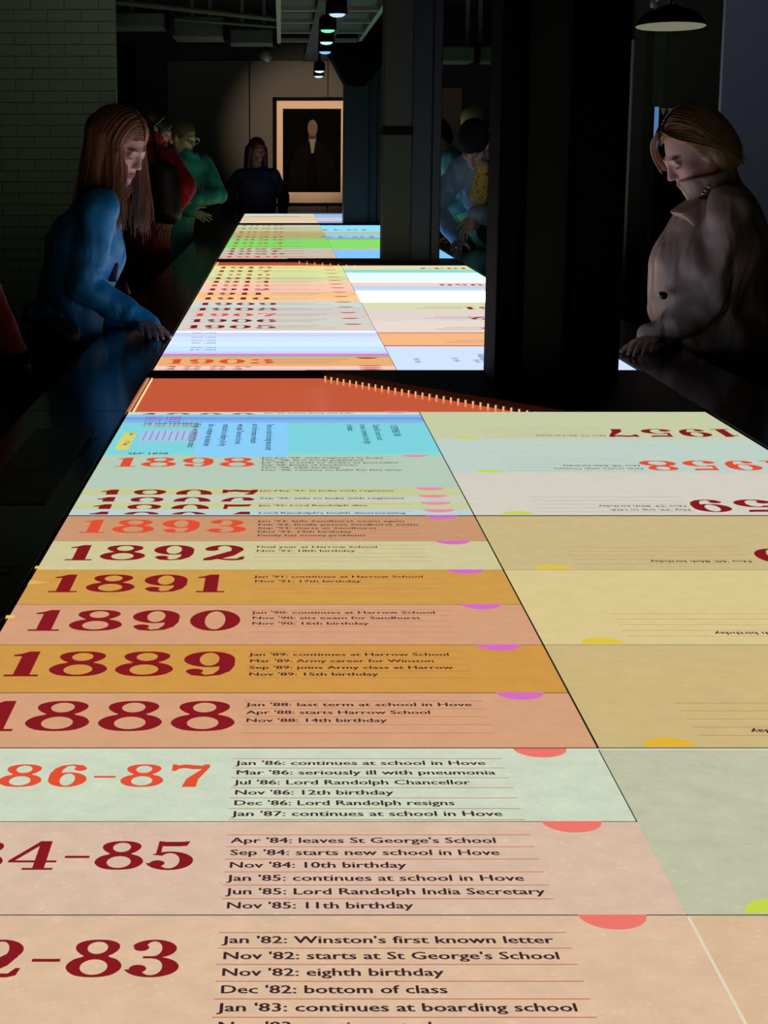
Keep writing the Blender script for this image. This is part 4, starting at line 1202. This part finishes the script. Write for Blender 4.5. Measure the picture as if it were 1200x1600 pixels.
# ------------------------------------------------------------------ visitor with long hair, blue jacket, left of the table
def fabric(name, col, rough=0.75, sheen=0.1, fold=0.03, fs=(11, 11, 4.2), **kw):
    m = mat(name, col, rough, bump=kw.get('bump', 0.12), bscale=kw.get('bscale', 220), var=kw.get('var', 0.06), vscale=14, sheen=sheen)
    nt = m.node_tree
    if any(n.label == 'folds' for n in nt.nodes): return m
    b1 = [n for n in nt.nodes if n.type == 'BUMP'][0]; tc_ = [n for n in nt.nodes if n.type == 'TEX_COORD'][0]
    mp = nt.nodes.new('ShaderNodeMapping'); mp.inputs['Scale'].default_value = fs; mp.inputs['Rotation'].default_value = (0.25, 0.35, 0)
    n = nt.nodes.new('ShaderNodeTexNoise'); n.label = 'folds'; n.inputs['Scale'].default_value = 1.0; n.inputs['Detail'].default_value = 1.6; n.inputs['Distortion'].default_value = 0.7
    b2 = nt.nodes.new('ShaderNodeBump'); b2.inputs['Strength'].default_value = 1.0; b2.inputs['Distance'].default_value = fold
    nt.links.new(tc_.outputs['Object'], mp.inputs[0]); nt.links.new(mp.outputs[0], n.inputs['Vector']); nt.links.new(n.outputs['Fac'], b2.inputs['Height'])
    nt.links.new(b2.outputs['Normal'], b1.inputs['Normal'])
    return m
V3 = lambda p: np.array(p[:])
GY = 6.05
M_hair1 = hair_mat('hair_brown', (126, 86, 60), (208, 160, 122))
g1 = figure('person with long brown hair in a bright blue jacket, head bowed, hand on the rim', (-0.80, GY + 0.05), 0, 1.66,
            pelvis=(-0.775, GY + 0.05, 0.90), neck=V3(PD(158, 296, GY + 0.03)), head=V3(PD(187, 228, GY)), head_yaw=-32, head_pitch=27,
            shoulders=[V3(PD(158, 318, GY + 0.2)), V3(PD(157, 322, GY - 0.14))],
            hands=[(-0.62, GY + 0.28, 0.972), V3(PD(226, 503, GY - 0.08))], poles=[(-.6, .3, -.6), (-1, -.12, -.25)],
            hand_dir=[(.5, .85, -.06), (.24, -.93, -.14)], hand_n=[None, (.1, -.1, 1)],
            h_body=0.0048, h_cloth=0.0075, fine=True, tone=(255, 208, 194), lip=(190, 96, 98), brow=(150, 112, 92), top_mat=fabric('jacket_blue', (8, 158, 220), 0.5, fold=0.035, fs=(9, 9, 5)), top_disp=(0.0055, 22),
            hem=0.74, curl=8, hscale=0.97, sleeve=1.1)
def drape(g, x0, sg, zend, rnd, out=0.0, segs=9, fall=(0, 0, 0), amax=92):
    """one lock: over the skull from the parting, then hanging straight down"""
    c, M, s = g.hd, g.M, g.hs
    pts = []
    kx = math.sqrt(max(0.05, 1 - ((x0 + .02) / .118) ** 2))
    ry, rz = (.093 + out) * kx, (.104 + out) * kx
    for i in range(7):
        a = R(4 + (amax - 4) * i / 6)
        xx = x0 + ((-.012 if x0 < .02 else .004) - max(0, x0 - .05) * 1.1) * i / 6
        pts.append(c + M @ (np.array([xx, sg * ry * math.sin(a), .032 + rz * math.cos(a)]) * s))
    p = pts[-1].copy(); z0 = p[2]
    dirx = M[:, 1] * sg
    for i in range(1, segs + 1):
        t = i / segs
        q_ = p + np.array(fall) * t + dirx * (.004 * math.sin(t * 3) + rnd[0] * t) + M[:, 0] * rnd[1] * t
        q_ = q_ + np.array([math.sin(t * 7 + rnd[0] * 900), math.cos(t * 6 + rnd[1] * 700), 0]) * .0025 * t
        q_[2] = z0 + (zend + rnd[2] - z0) * t
        pts.append(q_)
    return pts
def hair_long(g, m, zend, name='hair', nst=300, front=True):
    c, M, s = g.hd, g.M, g.hs
    P = lambda x, y, z: c + M @ (np.array([x, y, z]) * s)
    pr = [ellip(P(-.02, 0, .034), np.array([.111, .091, .101])*s, M, .02), ellip(P(-.07, 0, -.02), np.array([.055, .078, .09])*s, M, .03)]
    pr.append(ellip(P(.098, 0, -.03), np.array([.098, .072, .118])*s, M, .012, True))
    dn = lambda p, z, sh=(0, 0): np.array([p[0] + sh[0], p[1] + sh[1], z])
    for sg in (1, -1):
        for x in (.045, .01, -.03, -.07):
            a = P(x, sg*.083, .0 if x > 0 else .02)
            if x > 0: pr.append(cap(a, dn(a, zend + .05 + .02*(x < .02), (0, 0)), .012, .006, .012, M[:, 0], 1.7))
            else:
                mid = dn(a, c[2] - .14, tuple((-g.f*.02)[:2]))
                pr += [cap(a, mid, .026, .022, .02), cap(mid, mid + np.array([0, 0, -.14]) - g.f*.05, .022, .012, .02)]
    a = P(-.115, 0, .02); mid = dn(a, c[2] - .15, tuple((-g.f*.01)[:2]))
    pr += [cap(a, mid, .045, .04, .03, g.l, 1.5), cap(mid, mid + np.array([0, 0, -.16]) - g.f*.03, .035, .018, .03, g.l, 1.6)]
    h_ = carve_obj(name, pr, .006, m, g.body, g.org)
    rr = random.Random(11)
    paths = []
    for i in range(nst):
        sg = 1 if i % 2 else -1
        x0 = rr.uniform(-.105, .058)
        rn = (rr.gauss(0, .006), rr.gauss(0, .006), rr.gauss(0, .022))
        am = 92
        if x0 < -.02: paths.append(drape(g, x0, sg, zend - .0 + rr.uniform(-.02, .04), rn, rr.uniform(-.001, .006), fall=tuple(-g.f*.06), amax=am))
        else: paths.append(drape(g, x0, sg, zend, rn, rr.uniform(-.001, .006), amax=am))
    for i in range(90):       # along the hairline
        sg = 1 if i % 2 else -1
        paths.append(drape(g, rr.uniform(.05, .092), sg, zend + .03, (rr.gauss(0, .006), rr.gauss(0, .006), rr.gauss(0, .02)), rr.uniform(-.001, .004)))
    for i in range(170):      # fuller curtains beside the face
        sg = 1 if i % 3 else -1
        paths.append(drape(g, rr.uniform(.0, .058), sg, zend, (rr.gauss(0, .011), rr.gauss(0, .012), rr.gauss(0, .02)), rr.uniform(-.006, .005)))
    strands(paths, .0022, .0008, 'hair_locks', m, g.body, g.org)
    return h_
hair_long(g1, M_hair1, PD(210, 352, GY).z)
# jacket details: strap, zip edge, cuff
def tube_part(g, pts, r, name, m, n=8): return MB().tube(pts, r, n).build(name, m, g.body, g.org, smooth=True)
tube_part(g1, [PD(176, 395, GY - .02), PD(178, 415, GY - .04), PD(176, 440, GY - .05)], [.012, .016, .013], 'bag_strap', mat('strap_dark', (40, 30, 44), 0.7))
tube_part(g1, [PD(196, 440, GY - .06), PD(202, 460, GY - .06)], [.006, .005], 'zip_pull', mat('zip_magenta', (120, 24, 60), 0.5))

# handbag on that visitor's near side
hb = empty('handbag', (-0.80, GY - 0.36, 0.62)); og = V3(hb.location)
bagc = V3(PD(70, 552, GY - 0.36))
carve_obj('bag_body', [cap(bagc + (-.06, 0, .06), bagc + (.06, 0, .06), .06, k=.04), cap(bagc + (-.07, 0, -.08), bagc + (.07, 0, -.08), .075, k=.05)], .011, mat('bag_black', (18, 17, 18), 0.45, bump=0.2, bscale=50), hb, og, (.004, 40))
MB().tube([bagc + (-.07, 0, .1), bagc + (-.055, .01, .15), bagc + (-.0, .02, .18), bagc + (.045, .01, .15), bagc + (.06, 0, .1)], .009, 6).build('strap', mat('bag_black', (18, 17, 18)), hb, og, True)
rr = random.Random(5)
mb = MB()
for k in range(26):
    a = rr.uniform(-.11, .11); z = rr.uniform(-.13, .1)
    p = bagc + np.array([a, -.082 + .02*abs(a)*5, z])
    mb.lathe([(.001, 0), (.007, .001), (.008, .004), (.001, .006)], p, 8)
tag(mb.build('sequins', mat('sequin', (190, 185, 170), 0.2, metal=0.8), hb, og), kind='stuff')
tag(hb, 'dark sequinned handbag hanging beside the person in the blue jacket', 'bag')

# ------------------------------------------------------------------ visitor in a beige trench coat, right of the table
WY = 5.62
M_trench = fabric('trench_beige', (186, 160, 146), 0.5, fold=0.05, fs=(10, 10, 4))
g2 = figure('person with a blonde bob in a beige trench coat looking down at the table', (1.50, WY + 0.02), 180, 1.70,
            pelvis=(1.475, WY + 0.02, 0.93), neck=V3(PD(1125, 292, WY + 0.02)), head=V3(PD(1084, 236, WY)), head_yaw=194, head_pitch=33,
            shoulders=[V3(PD(1140, 322, WY - 0.15)), V3(PD(1138, 318, WY + 0.2))],
            hands=[V3(PD(1020, 526, WY - 0.08)), (1.44, WY + 0.3, 0.94)], poles=[(1, -.15, -.35), (.6, .3, -.6)],
            hand_dir=[(-.42, -.86, -.12), None], hand_n=[(-.1, -.1, 1), None],
            h_body=0.0048, h_cloth=0.0075, fine=True, tone=(255, 206, 194), lip=(186, 90, 96), brow=(164, 124, 100), top='trench_coat', top_mat=M_trench, top_disp=(0.006, 20),
            bulk=1.1, hem=0.45, curl=10, hscale=1.0, sleeve=1.04,
            extra_top=[cap(V3(PD(1098, 372, WY + .02)), V3(PD(1084, 420, WY + .02)), .118, .128, .05, (0, 1, 0), 1.25), cap(V3(PD(1084, 420, WY + .02)), V3(PD(1076, 466, WY + .02)), .128, .118, .05, (0, 1, 0), 1.25),
                       cap(V3(PD(1076, 466, WY + .02)), V3(PD(1160, 490, WY + .02)), .115, .125, .05, (0, 1, 0), 1.2)])
M_blonde = hair_mat('hair_blonde', (164, 128, 92), (222, 186, 144))
def hair_bob(g, m):
    c, M, s = g.hd, g.M, g.hs
    P = lambda x, y, z: c + M @ (np.array([x, y, z]) * s)
    pr = [ellip(P(-.022, 0, .036), np.array([.112, .092, .102])*s, M, .02), ellip(P(-.085, 0, -.03), np.array([.058, .085, .085])*s, M, .03),
          ellip(P(-.06, 0, -.07), np.array([.06, .08, .05])*s, M, .03)]
    for sg in (1, -1):
        pr.append(ellip(P(-.05, sg*.078, -.035), np.array([.04, .02, .075])*s, M, .02))
    pr.append(ellip(P(.112, 0, -.03), np.array([.108, .14, .13])*s, M, .01, True))
    carve_obj('hair', pr, .006, m, g.body, g.org)
    rr = random.Random(3); paths = []
    for i in range(340):                      # swept back from the brow, over and behind the ear
        sg = 1 if i % 2 else -1
        u0 = rr.random()
        o_ = rr.uniform(0, .006)
        xs, zs = .088 - .16*u0, None
        x1 = -.028 - .075*rr.random() - .01*u0; z1 = -.045 - .05*rr.random() - .02*u0
        pts = []
        for k in range(12):
            t = k/11; a = R(6 + 88*min(1, t*1.25))
            xx = xs + (x1 - xs)*t**1.35
            kx = math.sqrt(max(.06, 1 - ((xx + .022)/.118)**2))
            zz = .036 + (.106 + o_)*kx*math.cos(a)
            if t > .8: zz = zz + (z1 - zz)*((t - .8)/.2)**1.0
            pts.append(c + M @ (np.array([xx, sg*((.096 + o_)*kx*math.sin(a) if t < .8 else (.095 + o_)*max(kx, .75)), zz])*s))
        paths.append(pts)
    def spl(cp, n=4):
        out = []
        cp = [np.array(q_) for q_ in cp]
        cp = [cp[0]*2 - cp[1]] + cp + [cp[-1]*2 - cp[-2]]
        for i_ in range(1, len(cp) - 2):
            for k in range(n):
                t = k/n; p0, p1, p2, p3 = cp[i_-1:i_+3]
                out.append(.5*(2*p1 + (p2-p0)*t + (2*p0-5*p1+4*p2-p3)*t*t + (3*p1-p0-3*p2+p3)*t**3))
        return out + [cp[-2]]
    for i in range(150):                      # along the hairline to behind the ear
        sg = 1 if i % 2 else -1; v = rr.random(); o_ = rr.uniform(0, .004)
        cp = [(.072 - .02*v, sg*(.016 + .012*v), .117 + .006*v), (.066 - .05*v, sg*(.066 + o_), .086 + .012*v), (.024 - .05*v, sg*(.092 + o_), .04 + .02*v), (-.032 - .03*v, sg*(.099 + o_), -.02), (-.048 - .035*v, sg*.097, -.07 - .03*rr.random())]
        paths.append([c + M @ (q_ * s) for q_ in spl(cp)])
    for i in range(40):                       # lock falling on the far side of the brow
        j1, j2 = rr.gauss(0, .004), rr.gauss(0, .004)
        cp = [(.066 + j1, -.008, .118), (.088 + j1, -.04 + j2, .088), (.094 + j1*1.3, -.062 + j2, .04), (.086 + j1*2, -.072 + j2, -.012 + rr.gauss(0, .006))]
        paths.append([c + M @ (q_ * s) for q_ in spl(cp)])
    strands(paths, .0023, .0009, 'hair_locks', m, g.body, g.org)
hair_bob(g2, M_blonde)
# upturned collar, lapel, buttons, belt loop
nk = V3(PD(1117, 300, WY)); tp = V3(PD(1102, 270, WY))
ax = (tp - nk) / np.linalg.norm(tp - nk)
axt = ax + np.array([.28, 0, .0])
carve_obj('collar', [cap(nk - ax*.03, tp + ax*.05, .086, .096, .02, (0, 1, 0), 1.0), cap(nk - ax*.12, tp + ax*.2, .075, .086, .006, (0, 1, 0), 1.0, sub_=True), plane(V3(PD(1100, 273, WY)), axt), plane(V3(PD(1106, 312, WY)), -ax)],
          .0055, M_trench, g2.body, g2.org, (.003, 30))
def slab(g, pix, Y, th, name, m, bev=.004):
    pts = [(PD(x, y, Y).x, PD(x, y, Y).z) for x, y in pix]
    return MB().prism_y(pts, Y - th/2, Y + th/2).build(name, m, g.body, g.org, bevel=bev)
slab(g2, [(1053, 332), (1086, 308), (1112, 314), (1104, 338), (1078, 356), (1068, 343)], WY - .03, .17, 'lapel', M_trench, .012)
for (bx_, by_) in ((1037, 462),):
    p = PD(bx_, by_, WY - .135)
    MB().tube([p + Vector((0, .03, 0)), p + Vector((0, -.004, 0))], .012, 12).build('button', mat('button_dark', (34, 26, 22), 0.3), g2.body, g2.org, smooth=True)
for (bx_, by_) in ((1103, 297), (1099, 302), (1108, 291)):
    p = PD(bx_, by_, WY - .112)
    MB().lathe([(.001, -.006), (.005, -.004), (.006, 0), (.004, .005), (.001, .006)], p, 10).build('collar_stud', mat('stud_silver', (220, 215, 205), 0.15, metal=1), g2.body, g2.org, smooth=True)

# ------------------------------------------------------------------ the farther visitors
# red jacket
RY = 11.3
g3 = figure('person in a red hooded jacket behind the person in blue', (-0.87, RY), -5, 1.76, pelvis=(-0.86, RY, .96), neck=V3(PD(240, 232, RY)), head=V3(PD(243, 203, RY)), head_yaw=5, head_pitch=22,
            shoulders=[V3(PD(238, 246, RY + .2)), V3(PD(262, 246, RY - .2))], hands=[None, V3(PD(268, 338, RY - .25))], poles=[None, (.55, -.8, -.05)], sh_w=.15,
            top_mat=fabric('jacket_red', (164, 22, 30), 0.7), bulk=1.05, hem=.8, tone=(206, 150, 140))
M_dkhair = hair_mat('hair_black', (22, 18, 16), (40, 32, 28))
hair_short(g3, M_dkhair)
c = V3(PD(238, 216, RY))
carve_obj('hood', [ellip(c, (.09, .12, .075), None, .02), cap(c + (.02, 0, .02), c + (.09, 0, .14), .07, .08, .02, sub_=True)], .009, MATS['jacket_red'], g3.body, g3.org)
bp = V3(PD(252, 275, RY - .43))
bg = empty('shoulder_bag', (bp[0], bp[1], .9)); og = V3(bg.location)
carve_obj('bag_body', [cap(bp + (-.02, 0, .03), bp + (-.02, 0, -.2), .06, .075, k=.05), cap(bp + (.04, 0, .02), bp + (.05, 0, -.22), .06, .075, k=.06)], .014, mat('bag_black', (18, 17, 18)), bg, og)
MB().tube([bp + (-.03, 0, .1), bp + (-.06, .1, .3), bp + (.0, .22, .36)], .012, 6).build('strap', MATS['bag_black'], bg, og)
tag(bg, 'black bag carried at the side of the person in the red jacket', 'bag')
# teal jacket with glasses
TY = 13.3
g4 = figure('person in a teal jacket wearing glasses near the back wall', (-0.86, TY), -35, 1.72, pelvis=(-0.84, TY, .95), neck=V3(PD(292, 246, TY)), head=V3(PD(286, 214, TY)), head_yaw=-38, head_pitch=14,
            shoulders=[V3(PD(318, 256, TY + .1)), V3(PD(276, 258, TY - .12))], hands=[V3(PD(303, 314, TY - .2)), V3(PD(296, 330, TY - .25))], poles=[(.9, .2, -.5), (-.8, 0, -.6)],
            top_mat=fabric('jacket_teal', (48, 140, 150), 0.6), bulk=1.12, hem=.8, tone=(214, 176, 146), hand_n=[(0, -1, .3), (0, -1, .3)])
hair_short(g4, hair_mat('hair_darkblond', (84, 70, 48), (120, 100, 70)), vol=.008)
P4 = lambda x, y, z: Vector(g4.hd + g4.M @ (np.array([x, y, z]) * g4.hs))
mb = MB()
for sg in (1, -1):
    mb.tube([P4(.112, sg*.032 + .024*math.cos(k*math.pi/6), -.002 + .019*math.sin(k*math.pi/6)) for k in range(13)], .003, 5, False)
    mb.tube([P4(.108, sg*.056, .004), P4(0, sg*.085, .006)], .0025, 5)
mb.tube([P4(.114, .01, .004), P4(.114, -.01, .004)], .003, 5)
mb.build('glasses', mat('glasses_metal', (210, 210, 205), 0.2, metal=0.9), g4.body, g4.org)
# far end
FY2 = 19.0
g5 = figure('person with long dark hair in a navy patterned top standing before the far wall', (-0.26, FY2), -82, 1.75, pelvis=(-0.26, FY2, .96), neck=V3(PD(401, 264, FY2)), head=V3(PD(402, 234, FY2)), head_yaw=-66, head_pitch=8,
            top='top', top_mat=mat('navy_print', (34, 38, 62), 0.8, var=0.6, vscale=30, bump=0.1), bulk=1.15, hem=.78, tone=(176, 120, 104), hands=[(.02, FY2 - .05, .92), (-.55, FY2 - .05, .90)], collar=False)
c5 = g5.hd
P5 = lambda x, y, z: g5.hd + g5.M @ (np.array([x, y, z]) * g5.hs)
pr = [ellip(P5(-.02, 0, .034), (.112, .092, .1), g5.M, .02)]
for sg in (1, -1): pr += [cap(P5(.0, sg*.085, .01), P5(.02, sg*.1, -.24), .03, .03, .02), cap(P5(-.05, sg*.075, .0), P5(-.06, sg*.08, -.28), .045, .04, .02)]
pr.append(ellip(P5(.1, 0, -.04), (.098, .068, .1), g5.M, .01, True))
carve_obj('hair', pr, .01, hair_mat('hair_auburn', (58, 34, 26), (84, 52, 38)), g5.body, g5.org)

# right side: man in dark cap, facing this way, bent over
CY = 10.7
cx0 = PD(752, 300, CY).x
g6 = figure('person in a black knitted cap and open pale blue jacket bent over the table', (cx0 + .32, CY + .12), 250, 1.76, pelvis=(cx0 + .31, CY + .12, .93), neck=V3(PD(748, 246, CY - .05)), head=V3(PD(741, 226, CY - .17)),
            head_yaw=247, head_pitch=52, shoulders=[V3(PD(770, 262, CY)), V3(PD(722, 262, CY - .02))], hands=[V3(PD(741, 336, CY - .27)), V3(PD(718, 376, CY - .05))], poles=[(.6, .5, -.6), (-.6, .2, -.3)],
            hand_dir=[(-.35, -.5, -.55), (-.25, -.93, -.2)],
            top_mat=fabric('jacket_pale_blue', (150, 178, 204), 0.7), bulk=1.12, hem=.75, tone=(206, 168, 156), collar=True)
P6 = lambda x, y, z: g6.hd + g6.M @ (np.array([x, y, z]) * g6.hs)
carve_obj('knitted_cap', [ellip(P6(-.02, 0, .045), (.116, .094, .105), g6.M, .02), cap(P6(.06, 0, -.16), P6(.16, 0, .0), .09, .06, .01, sub_=True), ellip(P6(.0, 0, -.11), (.16, .13, .1), g6.M, .01, True)], .007,
          mat('cap_black', (10, 10, 12), 0.9, bump=0.4, bscale=120), g6.body, g6.org)
hair_short(g6, hair_mat('hair_white', (168, 164, 158), (205, 200, 196)), vol=.004)
carve_obj('beard', [ellip(P6(.06, 0, -.09), (.045, .05, .04), g6.M, .02), ellip(P6(.105, 0, -.06), (.03, .05, .04), g6.M, .01, True)], .008, MATS['hair_white'], g6.body, g6.org)
M_print = mat('shirt_yellow_print', (206, 160, 40), 0.75)
nt = M_print.node_tree; bs = nt.nodes['Principled BSDF']
tc = nt.nodes.new('ShaderNodeTexCoord'); vo = nt.nodes.new('ShaderNodeTexVoronoi'); vo.inputs['Scale'].default_value = 11
wv = nt.nodes.new('ShaderNodeTexNoise'); wv.inputs['Scale'].default_value = 9
va = nt.nodes.new('ShaderNodeVectorMath'); va.operation = 'ADD'
nt.links.new(tc.outputs['Object'], wv.inputs['Vector']); nt.links.new(tc.outputs['Object'], va.inputs[0]); nt.links.new(wv.outputs['Color'], va.inputs[1]); nt.links.new(va.outputs[0], vo.inputs['Vector'])
cr = nt.nodes.new('ShaderNodeValToRGB'); cr.color_ramp.interpolation = 'CONSTANT'
els = cr.color_ramp.elements; els[0].position = 0; els[0].color = rgb((30, 22, 20)); els[1].position = .12; els[1].color = rgb((170, 34, 26))
for ps, cl in ((.22, (214, 170, 44)), (.48, (228, 196, 70)), (.62, (150, 160, 170))):
    e = els.new(ps); e.color = rgb(cl)
nt.links.new(vo.outputs['Distance'], cr.inputs[0]); nt.links.new(cr.outputs[0], bs.inputs['Base Color'])
a6 = V3(PD(754, 262, CY - .17)); b6 = V3(PD(741, 350, CY - .13)) + np.array([.02, .06, 0])
carve_obj('printed_shirt', [cap(a6, (a6 + b6)/2, .05, .055, .03), cap((a6 + b6)/2, b6, .055, .04, .03)], .009, M_print, g6.body, g6.org, (.003, 40))
a7 = V3(PD(767, 265, CY - .13)); b7 = V3(PD(762, 362, CY - .05))
carve_obj('jacket_front', [cap(a7, b7, .062, .075, .03)], .011, mat('jacket_unlit_half', (26, 32, 44), 0.8), g6.body, g6.org, (.004, 30))  # unlit half of the pale blue jacket, shade put into its colour
# bare-headed visitor behind the cap
BY = 12.4
g7 = figure('bald person with a fringe of fair hair, behind the black cap', (PD(768, 300, BY).x, BY), 195, 1.78, neck=V3(PD(752, 222, BY)), head=V3(PD(740, 193, BY)), head_yaw=215, head_pitch=35, hands=[(1.62, BY - .22, .86), (1.62, BY + .2, .86)], top='coat', top_mat=mat('coat_dark', (28, 28, 30), 0.85), tone=(190, 158, 130))
hair_short(g7, hair_mat('hair_fair', (120, 104, 80), (150, 132, 104)), vol=-.004, face=(.13, .1, .12), face_c=(.05, 0, .06))
HY = 13.25
g8 = figure('person with a grey head of hair, partly behind the near column', (PD(792, 300, HY).x, HY), 185, 1.72, neck=V3(PD(778, 240, HY)), head=V3(PD(765, 209, HY)), head_yaw=200, head_pitch=30, top='coat', top_mat=mat('coat_dark_green', (30, 34, 28), 0.85), tone=(186, 158, 132))
hair_short(g8, hair_mat('hair_grey', (104, 104, 84), (134, 132, 110)), vol=.012)
# teal shirt, half hidden by the middle column
SY = 11.7
g9 = figure('person in a pale teal shirt leaning in, half hidden by the middle column', (1.48, SY), 182, 1.70, pelvis=(1.46, SY, .94), neck=V3(PD(694, 236, SY)), head=V3(PD(679, 215, SY - .02)), head_yaw=190, head_pitch=28,
            shoulders=[V3(PD(702, 250, SY - .17)), V3(PD(700, 248, SY + .18))], hands=[V3(PD(678, 345, SY - .16)), (1.22, SY + .25, .985)], poles=[(.7, -.2, -.5), None], hand_dir=[None, (-.9, .2, -.08)],
            top='shirt', top_mat=fabric('shirt_teal', (96, 150, 146), 0.7), bulk=1.08, hem=.8, tone=(176, 118, 92), sleeve=.45)
hair_short(g9, M_dkhair, vol=.004)
# child-size visitor at the left edge, mostly out of the picture
KY = 5.0
g10 = figure('person in a dark red jacket at the left picture edge, only a sleeve showing', (-1.02, KY + .12), 10, 1.5, pelvis=(-1.0, KY + .12, .84), neck=V3(PD(-95, 330, KY + .1)), head_pitch=15,
             shoulders=[V3(PD(-70, 400, KY + .3)), V3(PD(-38, 420, KY - .05))], hands=[None, V3(PD(44, 684, KY - .04))], poles=[None, (.75, -.3, 0)], top_mat=fabric('jacket_maroon', (120, 20, 30), 0.7), bulk=1.0, hem=.7, curl=30)
hair_short(g10, M_dkhair)
el = Vector(g10.EL[1]); dd = (Vector(g10.WR[1]) - el).normalized()
MB().tube([el - dd*.012, el + dd*.02], [.062, .060], 16).build('sleeve_band', M_black, g10.body, g10.org, smooth=True)
